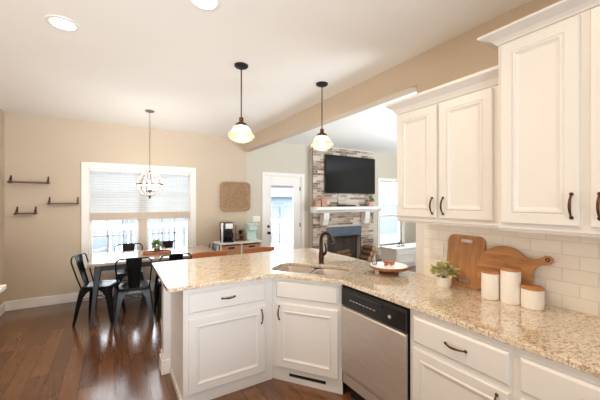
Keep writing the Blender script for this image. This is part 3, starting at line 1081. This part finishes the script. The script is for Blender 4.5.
ch = thing('globe_chandelier', 'wire globe chandelier with candle bulbs hanging over the dining table', 'chandelier', (0.415, 4.62, ZC))
zg, rg = 1.757 - ZC, 0.163
b = BM(); lathe(b, [(0.06, 0), (0.06, -0.008), (0.04, -0.02), (0.008, -0.028)], 24); obj('canopy', b, 'cage', ch, smooth=True)
b = BM()
zz = -0.026
k = 0
while zz > zg + rg + 0.055:
    Lk = 0.032
    pts = []
    for i in range(10):
        a = 2 * pi * i / 10
        u, v = 0.008 * cos(a), 0.019 * sin(a)
        pts.append((u, 0, zz - 0.016 + v) if k % 2 else (0, u, zz - 0.016 + v))
    tube(b, pts, 0.0022, 5, True)
    zz -= 0.0295
    k += 1
obj('chain', b, 'cage', ch, smooth=True)
b = BM(); tube(b, [(0, 0.018 * cos(2 * pi * i / 14), zg + rg + 0.035 + 0.018 * sin(2 * pi * i / 14)) for i in range(14)], 0.003, 6, True)
lathe(b, [(0.006, zg + rg + 0.018), (0.022, zg + rg + 0.006), (0.026, zg + rg - 0.006)], 16)
obj('loop', b, 'cage', ch, smooth=True)
b = BM()
for m_ in range(8):
    a = pi * m_ / 8
    tube(b, [(rg * cos(t) * cos(a), rg * cos(t) * sin(a), zg + rg * sin(t)) for t in [2 * pi * i / 40 for i in range(40)]], 0.0024, 5, True)
obj('wire_cage', b, 'cage', ch, smooth=True)
b = BM()
lathe(b, [(rg + 0.001, zg - 0.008), (rg + 0.004, zg - 0.008), (rg + 0.004, zg + 0.008), (rg + 0.001, zg + 0.008), (rg + 0.001, zg - 0.008)], 48, cap=False)
obj('equator_band', b, 'cage', ch)
b = BM(); lathe(b, [(0.003, zg - rg - 0.036), (0.013, zg - rg - 0.024), (0.009, zg - rg - 0.012), (0.026, zg - rg), (0.02, zg - rg + 0.01)], 16)
obj('finial', b, 'bronze', ch, smooth=True)
b = BM()
tube(b, [(0, 0, zg + rg), (0, 0, zg - 0.085)], 0.004, 8)
lathe(b, [(0.004, zg - 0.115), (0.03, zg - 0.09), (0.022, zg - 0.075), (0.005, zg - 0.07)], 16)
for k in range(3):
    a = 2 * pi * k / 3 + 0.4
    tube(b, [(0.01 * cos(a), 0.01 * sin(a), zg - 0.085), (0.05 * cos(a), 0.05 * sin(a), zg - 0.10), (0.085 * cos(a), 0.085 * sin(a), zg - 0.075)], 0.004, 6)
arm = obj('candle_arm', b, 'bronze', ch, smooth=True)
for k in range(3):
    a = 2 * pi * k / 3 + 0.4
    mx = Matrix.Translation((0.085 * cos(a), 0.085 * sin(a), 0))
    b = BM(); lathe(b, [(0.016, zg - 0.078), (0.018, zg - 0.07), (0.010, zg - 0.066), (0.010, zg - 0.02)], 14, mx); cnd = obj('candle_sleeve', b, 'white', ch, smooth=True)
    b = BM(); lathe(b, [(0.007, zg - 0.02), (0.011, zg + 0.003), (0.008, zg + 0.026), (0.001, zg + 0.05)], 14, mx); obj('bulb', b, 'bulb', cnd, smooth=True)
point(ch, (0, 0, zg + 0.03), P_CHANDELIER, 0.09, (1, 0.97, 0.94))

# ------------------------------------------------------------------ dining set
tb = thing('dining_table', 'long dining table with pale wood top and splayed dark steel legs', 'table', (0.52, 4.90, 0))
b = BM()
for k in range(6):
    y0 = -0.45 + k * 0.15
    box(b, -0.80, 0.80, y0 + 0.001, y0 + 0.149, 0.728, 0.762)
obj('tabletop', b, 'tabletop', tb, bevel=0.003)
b = BM()
for s in (-1, 1):
    box(b, -0.69, 0.69, s * 0.36 - 0.012, s * 0.36 + 0.012, 0.65, 0.7275)
    box(b, s * 0.69 - 0.012, s * 0.69 + 0.012, -0.36, 0.36, 0.65, 0.7275)
obj('apron', b, 'gunmetal', tb)
for sx in (-1, 1):
    for sy in (-1, 1):
        bm = BM()
        def sec(cx, cy, wd, z):
            return [(cx - wd, cy - wd, z), (cx + wd, cy - wd, z), (cx + wd, cy + wd, z), (cx - wd, cy + wd, z)]
        hull8(bm, sec(sx * 0.76, sy * 0.50, 0.016, 0.0), sec(sx * 0.69, sy * 0.375, 0.036, 0.7275))
        obj('leg', bm, 'gunmetal', tb, bevel=0.006)

def make_chair(name, label, loc, rotz):
    t = thing(name, label, 'chair', loc, rotz, 'metal dining chairs')
    # seat: dished rounded square with turned-down rim
    bm = BM()
    rings = []
    for ins, z in ((0.004, 0.418), (0.0, 0.422), (0.0, 0.448), (0.006, 0.455), (0.02, 0.457), (0.05, 0.452), (0.11, 0.447)):
        rings.append([bm.verts.new((p[0], p[1], z)) for p in rrect(0, 0, 0.18 - ins, 0.175 - ins, max(0.05 - ins * 0.4, 0.008), 0, 4)])
    for p, q in zip(rings, rings[1:]):
        for i in range(len(p)):
            j = (i + 1) % len(p)
            bm.faces.new((p[i], p[j], q[j], q[i]))
    bm.faces.new(rings[-1]); bm.faces.new(rings[0][::-1])
    obj('seat', bm, 'blackmetal', t, smooth=True)
    # folded sheet legs: an L section, broad under the seat, narrow at the foot
    prof = [(0.425, 0.13, 0.0), (0.385, 0.085, 0.008), (0.33, 0.062, 0.018), (0.2, 0.048, 0.036), (0.0, 0.030, 0.06)]
    for sx in (-1, 1):
        for sy in (-1, 1):
            bm = BM()
            ths = 0.006
            for ax in (0, 1):
                rg_ = []
                for z, wd, sp_ in prof:
                    ox, oy = 0.172 + sp_ * 0.8, 0.167 + sp_
                    if ax == 0:
                        q = [(ox - wd, oy), (ox, oy), (ox, oy - ths), (ox - wd, oy - ths)]
                    else:
                        q = [(ox, oy - wd), (ox, oy), (ox - ths, oy), (ox - ths, oy - wd)]
                    rg_.append([bm.verts.new((sx * a, sy * c, z)) for a, c in q])
                for p, q in zip(rg_, rg_[1:]):
                    for i in range(4):
                        j = (i + 1) % 4
                        bm.faces.new((p[i], p[j], q[j], q[i]))
                bm.faces.new(rg_[0]); bm.faces.new(rg_[-1])
            obj('leg', bm, 'blackmetal', t)
    bm = BM()
    for s in (-1, 1):
        tube(bm, [(s * 0.175, -0.175, 0.30), (-s * 0.175, 0.175, 0.30)] if s > 0 else [(-0.175, -0.175, 0.292), (0.175, 0.175, 0.292)], 0.005, 6)
    obj('cross_brace', bm, 'blackmetal', t)
    # back hoop
    bm = BM()
    pts = [(-0.165, -0.150, 0.44), (-0.178, -0.190, 0.56), (-0.190, -0.228, 0.70), (-0.192, -0.246, 0.765)]
    for i in range(1, 8):
        a = pi - (pi / 2) * i / 8
        pts.append((-0.127 + 0.065 * cos(a), -0.248 - 0.012 * i / 8, 0.772 + 0.063 * sin(a)))
    left = pts[:]
    mid = [(-0.06, -0.264, 0.8365), (0.0, -0.268, 0.838), (0.06, -0.264, 0.8365)]
    pts = left + mid + [(-p[0], p[1], p[2]) for p in left[::-1]]
    tube(bm, pts, 0.0088, 10)
    obj('back_hoop', bm, 'blackmetal', t, smooth=True)
    # central splat
    bm = BM()
    rows = [(0.44, -0.160, 0.058), (0.50, -0.178, 0.062), (0.60, -0.210, 0.068), (0.72, -0.244, 0.078), (0.835, -0.266, 0.088)]
    rr = []
    for z, y, wd in rows:
        rr.append([bm.verts.new((a, y + c, z)) for a, c in ((-wd, 0.004), (-wd * 0.4, -0.005), (wd * 0.4, -0.005), (wd, 0.004), (wd, 0.008), (wd * 0.4, -0.001), (-wd * 0.4, -0.001), (-wd, 0.008))])
    for p, q in zip(rr, rr[1:]):
        for i in range(8):
            j = (i + 1) % 8
            bm.faces.new((p[i], p[j], q[j], q[i]))
    bm.faces.new(rr[0]); bm.faces.new(rr[-1])
    obj('back_splat', bm, 'blackmetal', t)
    return t
ch0 = make_chair('dining_chair', 'black metal dining chair with its back to the camera, left of the peninsula corner', (0.225, 4.43, 0), radians(-5))
dup(ch0, (-0.15, 4.72, 0), radians(-110), 'black metal dining chair at the left end of the table')
dup(ch0, (0.685, 4.45, 0), radians(0), 'black metal dining chair showing only its back above the granite peninsula corner')
dup(ch0, (0.20, 5.36, 0), radians(180), 'black metal dining chair under the window, left of the table plant')
dup(ch0, (0.78, 5.37, 0), radians(180), 'black metal dining chair under the window, right of the table plant')
dup(ch0, (1.13, 4.86, 0), radians(98), 'metal dining chair at the right end of the table by the coffee console')

tr = thing('wooden_tray', 'long orange wood tray in the middle of the dining table', 'tray', (0.53, 4.86, 0.7625))
b = BM(); prism(b, rrect(0, 0, 0.19, 0.085, 0.05, 0), 0, 0.012); obj('tray_base', b, 'stoolwood', tr)
b = BM()
for ring in (0,):
    pts = [(p[0], p[1], 0.028) for p in rrect(0, 0, 0.188, 0.083, 0.05, 0)]
    tube(b, pts, 0.009, 6, True)
    pts = [(p[0], p[1], 0.014) for p in rrect(0, 0, 0.188, 0.083, 0.05, 0)]
    tube(b, pts, 0.009, 6, True)
obj('tray_rim', b, 'stoolwood', tr)
potted('table_plant', 'small green plant in a dark pot on the dining table tray', (0.53, 4.86, 0.775), 0.042, 0.062, 0.10, 0.08, 80, 0.055, 0.10, 'leaf', 'shelfwood', 11)

# bar stools tucked under the overhang
def stool(x, label):
    t = thing('bar_stool', label, 'stool', (x, 3.44, 0), 0, 'bar stools behind the peninsula')
    bm = BM(); prism(bm, rrect(0, 0, 0.20, 0.18, 0.07, 0), 0.63, 0.665); obj('seat', bm, 'stoolwood', t, bevel=0.008)
    bm = BM()
    n_ = 14
    ri, ro = [], []
    for i in range(n_ + 1):
        a = -0.9 + 1.8 * i / n_
        ri.append((0.245 * sin(a), 0.02 + 0.16 * cos(a)))
        ro.append((0.265 * sin(a), 0.02 + 0.182 * cos(a)))
    prism(bm, ri + ro[::-1], 0.83, 0.932)
    obj('backrest', bm, 'stoolwood', t, bevel=0.006)
    for sx in (-1, 1):
        bm = BM(); tube(bm, [(sx * 0.15, 0.13, 0.64), (sx * 0.165, 0.155, 0.88)], 0.011, 8); obj('back_post', bm, 'iron', t, smooth=True)
        for sy in (-1, 1):
            bm = BM(); tube(bm, [(sx * 0.15, sy * 0.13, 0.64), (sx * 0.19, sy * 0.17, 0.0)], [0.018, 0.013], 10); obj('leg', bm, 'iron', t, smooth=True)
    bm = BM(); z_ = 0.24
    q = 0.176, 0.155
    tube(bm, [(-q[0], -q[1], z_), (q[0], -q[1], z_), (q[0], q[1], z_), (-q[0], q[1], z_)], 0.009, 8, True)
    obj('foot_ring', bm, 'iron', t)
    return t
stool(0.955, 'wood topped stool peeking over the peninsula beside the dining table')
stool(1.59, 'wood topped stool peeking over the peninsula in front of the glass door')

# ------------------------------------------------------------------ back wall things
def wall_shelf(x0, x1, z, label):
    t = thing('wall_shelf', label, 'shelf', ((x0 + x1) / 2, YB, z), 0, 'narrow wooden ledges on the back wall')
    hw = (x1 - x0) / 2
    bm = BM(); box(bm, -hw, hw, -0.115, -0.001, -0.018, 0); obj('shelf_board', bm, 'shelfwood', t, bevel=0.002)
    for s in (-1, 1):
        bm = BM()
        xx = s * (hw - 0.02)
        box(bm, xx - 0.009, xx + 0.009, -0.006, -0.001, -0.02, 0.085)
        box(bm, xx - 0.009, xx + 0.009, -0.122, -0.001, -0.024, -0.018)
        tube(bm, [(xx, -0.004, 0.085), (xx, -0.05, 0.05), (xx, -0.10, 0.01), (xx, -0.118, -0.02)], 0.006, 6)
        obj('bracket', bm, 'brownmetal', t)
    return t
wall_shelf(-1.25, -0.805, 1.80, 'longer brown ledge, highest of the three on the back wall')
wall_shelf(-0.83, -0.455, 1.50, 'brown ledge closest to the dining window trim')
wall_shelf(-1.185, -0.945, 1.362, 'shortest and lowest brown ledge on the back wall')

bk = thing('wall_basket', 'square woven basket tray hung on the wall by the glass door', 'basket', (2.015, YB - 0.002, 1.615))
b = BM()
rr = []
for ins, y in ((0.0, -0.012), (0.0, -0.03), (0.012, -0.045), (0.03, -0.045), (0.05, -0.022), (0.27, -0.018)):
    rr.append([b.verts.new((p[0], y, p[1])) for p in rrect(0, 0, 0.30 - ins, 0.285 - ins, max(0.085 - ins * 0.6, 0.005), 0, 6)])
for p, q in zip(rr, rr[1:]):
    for i in range(len(p)):
        j = (i + 1) % len(p)
        b.faces.new((p[i], p[j], q[j], q[i]))
b.faces.new(rr[-1]); b.faces.new(rr[0][::-1])
obj('woven_base', b, 'weave', bk, smooth=True)
b = BM()
pts = rrect(0, 0, 0.292, 0.277, 0.08, 0, 6)
for ofs in (0, 0.014):
    n_ = len(pts)
    tube(b, [(p[0] * (1 - ofs * 2), -0.046 + 0.004 * (i % 2), p[1] * (1 - ofs * 2)) for i, p in enumerate(pts)], 0.009, 6, True)
obj('rim', b, 'weave', bk, smooth=True)
b = BM()
rnd = random.Random(2)
for k in range(12):
    u = -0.21 + 0.42 * k / 11
    tube(b, [(u, -0.022, -0.22), (u, -0.028, 0.22)], 0.006, 5)
    tube(b, [(-0.23, -0.024, u), (0.23, -0.030, u)], 0.006, 5)
obj('strands', b, 'weave', bk)

sw = tag(obj('light_switch', (lambda m: (box(m, 2.385, 2.545, YB - 0.008, YB, 1.105, 1.225), [box(m, 2.405 + k * 0.045, 2.432 + k * 0.045, YB - 0.013, YB - 0.008, 1.135, 1.195) for k in range(3)], m)[2])(BM()), 'trim', bevel=0.002),
         'white three gang light switch plate left of the glass door', 'switch')

ot = tag(obj('wall_outlet', (lambda m: (box(m, XW - 0.018, XW - 0.0125, 1.425, 1.50, 1.10, 1.22), box(m, XW - 0.020, XW - 0.018, 1.445, 1.480, 1.165, 1.20), box(m, XW - 0.020, XW - 0.018, 1.445, 1.480, 1.12, 1.155), m)[3])(BM()), 'trim', bevel=0.001),
         'white outlet plate on the tile above the potted plant', 'outlet')

# coffee console
cn = thing('coffee_console', 'low white console with two wicker drawers left of the glass door', 'console', (2.0, 5.50, 0))
b = BM()
box(b, -0.41, 0.41, -0.20, 0.20, 0.745, 0.775)
obj('top', b, 'whitepaint', cn, bevel=0.004)
b = BM()
for x_ in (-0.40, -0.012, 0.376):
    box(b, x_, x_ + 0.024, -0.19, 0.19, 0.06, 0.745)
box(b, -0.40, 0.40, -0.19, 0.19, 0.04, 0.06); box(b, -0.40, 0.40, -0.19, 0.19, 0.40, 0.42); box(b, -0.40, 0.40, 0.18, 0.19, 0.06, 0.745)
obj('carcass', b, 'whitepaint', cn)
for sx in (-1, 1):
    for sy in (-1, 1):
        b = BM(); box(b, sx * 0.375 - 0.02, sx * 0.375 + 0.02, sy * 0.165 - 0.02, sy * 0.165 + 0.02, 0, 0.04); obj('foot', b, 'whitepaint', cn)
for x_ in (-0.194, 0.194):
    for z_ in (0.065, 0.43):
        b = BM(); box(b, x_ - 0.175, x_ + 0.175, -0.188, 0.15, z_, z_ + 0.285); dd = obj('basket_drawer', b, 'wicker', cn, bevel=0.006, label='wicker basket drawer')
        b = BM(); box(b, x_ - 0.06, x_ + 0.06, -0.192, -0.1885, z_ + 0.235, z_ + 0.265); obj('grip_slot', b, 'iron', dd)

cm = thing('coffee_maker', 'black and silver drip coffee maker on the white console', 'coffee maker', (1.775, 5.50, 0.7755), radians(-12))
b = BM(); box(b, -0.115, 0.115, 0.02, 0.13, 0, 0.36); obj('water_tank', b, 'black', cm, bevel=0.01)
b = BM(); box(b, -0.115, 0.115, -0.13, 0.02, 0, 0.035); obj('base', b, 'black', cm, bevel=0.006)
b = BM(); box(b, -0.115, 0.115, -0.13, 0.02, 0.235, 0.36); hd_ = obj('brew_head', b, 'black', cm, bevel=0.01)
b = BM(); box(b, -0.03, 0.10, -0.134, -0.1305, 0.25, 0.345); obj('control_plate', b, 'steel', hd_)
b = BM(); box(b, -0.112, -0.075, -0.136, -0.1305, 0.0, 0.35); obj('silver_strip', b, 'steel', cm)
b = BM(); lathe(b, [(0.055, 0.037), (0.072, 0.06), (0.072, 0.12), (0.05, 0.175), (0.053, 0.19), (0.002, 0.195)], 24, Matrix.Translation((0.01, -0.055, 0))); car = obj('carafe', b, 'screen', cm, smooth=True)
b = BM(); tube(b, [(0.07, -0.10, 0.18), (0.10, -0.135, 0.17), (0.10, -0.135, 0.09), (0.08, -0.105, 0.08)], 0.009, 8); obj('carafe_handle', b, 'black', car, smooth=True)

rk = thing('mug_rack', 'small wooden rack between the coffee maker and mint machine', 'rack', (2.03, 5.50, 0.7755))
b = BM(); box(b, -0.085, 0.085, -0.08, 0.08, 0, 0.02); box(b, -0.085, 0.085, -0.08, 0.08, 0.11, 0.122); obj('tray', b, 'standwood', rk)
for sx in (-1, 1):
    b = BM(); box(b, sx * 0.078 - 0.007, sx * 0.078 + 0.007, -0.01, 0.01, 0.02, 0.30 if sx < 0 else 0.2); obj('post', b, 'standwood', rk)
for i, (dx, zz_, m_, lb) in enumerate(((0.015, 0.1226, 'iron', 'dark mug on the upper tray of the wooden rack'), (0.03, 0.0205, 'copper', 'brown mug on the lower tray of the wooden rack'))):
    g_ = thing('mug', lb, 'mug', (2.03 + dx, 5.49, 0.7755 + zz_ ))
    b = BM(); lathe(b, [(0.03, 0), (0.034, 0.01), (0.035, 0.075), (0.031, 0.075), (0.03, 0.012), (0.001, 0.01)], 18); obj('cup', b, m_, g_, smooth=True)
    b = BM(); tube(b, [(-0.034, 0, 0.06), (-0.052, 0, 0.055), (-0.052, 0, 0.025), (-0.034, 0, 0.018)], 0.005, 6); obj('handle', b, m_, g_, smooth=True)

kg = thing('pod_coffee_machine', 'mint green pod coffee machine at the right of the white console', 'coffee machine', (2.265, 5.50, 0.7755), radians(-6))
b = BM(); prism(b, rrect(0, 0.05, 0.10, 0.08, 0.03, 0), 0, 0.30); obj('body', b, 'mint', kg, bevel=0.012)
b = BM(); prism(b, rrect(0, -0.02, 0.10, 0.13, 0.05, 0), 0.20, 0.325); hd_ = obj('brew_head', b, 'mint', kg, bevel=0.015)
b = BM(); tube(b, [(-0.075, -0.152, 0.27), (-0.06, -0.165, 0.295), (0.06, -0.165, 0.295), (0.075, -0.152, 0.27)], 0.007, 8); obj('lid_handle', b, 'steel', hd_, smooth=True)
b = BM(); prism(b, rrect(0, -0.06, 0.09, 0.08, 0.03, 0), 0, 0.03); obj('drip_tray', b, 'mint', kg, bevel=0.006)

# ------------------------------------------------------------------ fireplace wall
FX0, FX1, FY = 3.74, 5.57, 5.55
fp = thing('fireplace', 'whitewashed brick fireplace chimney with a dark firebox', 'fireplace', (0, 0, 0))
bm = BM()
colors = [(184, 162, 140), (198, 182, 164), (160, 134, 112), (206, 194, 180), (136, 114, 98), (190, 174, 158), (172, 148, 126), (210, 200, 188), (116, 98, 88)]
lay = bm.loops.layers.float_color.new('brick_tone')
rnd = random.Random(21)
BX0, BX1, BZ1 = 4.12, 5.155, 0.93
rowh = 0.054
nrow = int(2.76 / rowh)
for r_ in range(nrow):
    z0 = r_ * rowh; z1 = z0 + rowh - 0.008
    x = FX0 + (0 if r_ % 2 else -0.11)
    while x < FX1:
        Lb = rnd.choice((0.2, 0.22, 0.24))
        a, c = max(x, FX0), min(x + Lb - 0.008, FX1)
        x += Lb
        if z0 < BZ1:
            if a < BX0 < c: c = BX0
            if a < BX1 < c: a = BX1
            if a >= BX0 - 1e-4 and c <= BX1 + 1e-4: continue
        if c - a < 0.015: continue
        dp = rnd.uniform(-0.004, 0.008)
        fs = box(bm, a, c, FY - dp, FY + 0.03, z0, z1)
        col = rgb(rnd.choice(colors))
        for f_ in fs:
            for lp in f_.loops:
                lp[lay] = col
def mort(*a):
    for f_ in box(bm, *a):
        for lp in f_.loops:
            lp[lay] = rgb((206, 196, 184))
mort(FX0, BX0, FY + 0.006, YB - 0.002, 0, 2.706); mort(BX1, FX1, FY + 0.006, YB - 0.002, 0, 2.706); mort(BX0, BX1, FY + 0.006, YB - 0.002, BZ1, 2.706)
obj('brickwork', bm, 'brick', fp)
b = BM()
box(b, BX0, BX1, FY + 0.148, FY + 0.160, 0.02, BZ1); box(b, BX0, BX1, FY + 0.01, FY + 0.16, 0.0, 0.02)
fb = obj('firebox', b, 'stone_dark', fp)
b = BM()
box(b, BX0, BX1, FY - 0.012, FY + 0.006, 0.71, BZ1); box(b, BX0, BX0 + 0.018, FY - 0.012, FY + 0.006, 0, 0.71); box(b, BX1 - 0.018, BX1, FY - 0.012, FY + 0.006, 0, 0.71)
obj('metal_surround', b, 'hood', fp, label='dark steel hood and frame of the firebox')
for k in range(3):
    b = BM(); tube(b, [(4.38 + k * 0.05, FY + 0.06 + 0.03 * k, 0.10 + 0.09 * k), (4.92 - 0.04 * k, FY + 0.09 - 0.01 * k, 0.12 + 0.10 * k)], [0.055, 0.05], 12)
    obj('log', b, 'bark', fb, smooth=True)
b = BM(); box(b, FX0 - 0.0, FX1, FY + 0.012, YB - 0.002, 2.707, ZC - 0.001)
obj('frieze', b, 'trim', fp, label='white painted frieze above the brick')
mt = thing('mantel_shelf', 'thick white mantel shelf on two corbels across the brick', 'mantel', (0, 0, 0))
b = BM()
prism(b, [(FY - 0.27, 1.40), (FY - 0.27, 1.335), (FY - 0.22, 1.30), (FY - 0.20, 1.272), (FY - 0.01, 1.272), (FY - 0.01, 1.40)], 3.66, 5.60, mxX)
obj('shelf', b, 'trim', mt, bevel=0.004)
for xc in (3.99, 5.22):
    b = BM()
    prof = [(FY - 0.01, 1.272), (FY - 0.17, 1.272), (FY - 0.17, 1.20), (FY - 0.16, 1.12), (FY - 0.13, 1.05), (FY - 0.12, 1.00), (FY - 0.10, 0.985), (FY - 0.01, 0.985)]
    prism(b, prof, xc - 0.075, xc + 0.075, mxX)
    obj('corbel', b, 'trim', mt, bevel=0.004)
tv = thing('television', 'large black flat television mounted on the brick chimney', 'television', (4.80, FY - 0.012, 1.705))
b = BM(); box(b, -0.765, 0.765, -0.055, -0.015, 0, 0.87); hb = obj('housing', b, 'black', tv, bevel=0.006)
b = BM(); box(b, -0.75, 0.75, -0.058, -0.0545, 0.018, 0.855); obj('screen', b, 'screen', tv)
b = BM(); box(b, -0.2, 0.2, -0.015, 0.0, 0.25, 0.6); obj('wall_mount', b, 'iron', tv)
ZM = 1.4005
def lantern(x, wd, h, label):
    t = thing('mantel_box', label, 'box', (x, FY - 0.14, ZM), 0, 'patterned boxes on the mantel')
    bm = BM(); box(bm, -wd, wd, -wd * 0.8, wd * 0.8, 0, h); obj('box_body', bm, 'cane', t, bevel=0.006)
    bm = BM(); box(bm, -wd - 0.004, wd + 0.004, -wd * 0.8 - .004, wd * 0.8 + .004, h, h + 0.014); obj('lid', bm, 'cane', t)
lantern(3.755, 0.062, 0.125, 'shorter patterned tan box at the left end of the mantel')
lantern(3.915, 0.068, 0.175, 'taller patterned tan box on the mantel under the television corner')
cbx = thing('cable_box', 'flat black media box in the middle of the mantel', 'box', (4.57, FY - 0.14, ZM))
b = BM(); box(b, -0.22, 0.22, -0.08, 0.08, 0, 0.035); obj('case', b, 'black', cbx, bevel=0.004)
b = BM(); tube(b, [(-0.16, 0.075, 0.02), (-0.17, 0.10, 0.10), (-0.165, 0.105, 0.22), (-0.15, 0.105, 0.304)], 0.006, 6); obj('cable', b, 'black', cbx, smooth=True)
potted('mantel_plant', 'small pink pot with trailing green stems at the right of the mantel', (5.33, FY - 0.14, ZM), 0.06, 0.10, 0.11, 0.11, 46, 0.07, 0.15, 'leaf', 'pink', 31)

# firewood beside the firebox
rows = [(5.03, 0), (5.16, 0), (5.29, 0), (5.42, 0), (5.095, 1), (5.225, 1), (5.355, 1), (5.16, 2), (5.29, 2), (5.225, 3)]
labs = ['bottom row split log nearest the firebox', 'bottom row log second from the firebox', 'bottom row log third from the firebox', 'bottom row log furthest from the firebox',
        'second row log nearest the firebox', 'middle log of the second row', 'second row log furthest from the firebox', 'third row log nearer the firebox', 'third row log further from the firebox', 'single log on top of the firewood stack']
for (x_, r_), lb in zip(rows, labs):
    t = thing('firewood_log', lb + ', beside the fireplace' if 'stack' not in lb else lb, 'log', (x_, 5.34, 0.0655 + r_ * 0.1125), 0, 'stacked firewood by the fireplace')
    b = BM(); lathe(b, [(0.0645, -0.15), (0.0648, 0.0), (0.064, 0.15)], 14, Matrix.Rotation(radians(90), 4, 'X')); obj('bark', b, 'bark', t, smooth=True)
    b = BM(); lathe(b, [(0.056, 0.15), (0.055, 0.153), (0.001, 0.153)], 14, Matrix.Rotation(radians(90), 4, 'X')); obj('cut_end', b, 'logend', t)

# white storage bench by the living room window
st = thing('storage_bench', 'low white storage bench under the living room window', 'bench', (6.0, 4.95, 0))
b = BM(); box(b, -0.55, 0.75, -0.25, 0.25, 0.40, 0.44); obj('lid', b, 'whitepaint', st, bevel=0.006)
b = BM(); box(b, -0.53, 0.73, -0.23, 0.23, 0.0, 0.40); obj('chest', b, 'whitepaint', st)
for k in range(2):
    obj('front_panel', door_bm(-0.50 + k * 0.62, 0.09 + k * 0.62, 0.06, 0.36, -0.23), 'whitepaint', st)
wo = thing('wire_ornament', 'small curled dark wire ornament on the white side table', 'ornament', (5.87, 4.95, 0.4405))
b = BM()
for cx_, r_, cz_ in ((-0.09, 0.035, 0.04), (0, 0.045, 0.05), (0.09, 0.035, 0.04), (0.0, 0.03, 0.122)):
    tube(b, [(cx_ + r_ * cos(t), 0, cz_ + r_ * sin(t)) for t in [2 * pi * i / 16 for i in range(16)]], 0.006, 6, True)
obj('scroll', b, 'gunmetal', wo, smooth=True)
b = BM(); box(b, -0.15, 0.15, -0.02, 0.02, 0, 0.008); obj('foot', b, 'gunmetal', wo)

# white ledge at the left edge
sb = thing('sideboard', 'white sideboard with an overhanging top at the left edge of the photo', 'sideboard', (-1.02, 2.55, 0))
b = BM(); box(b, -0.275, 0.325, -0.60, 0.57, 0.865, 0.90); obj('top', b, 'whitepaint', sb, bevel=0.006)
b = BM(); box(b, -0.262, 0.26, -0.57, 0.54, 0.0, 0.865); obj('body', b, 'whitepaint', sb)
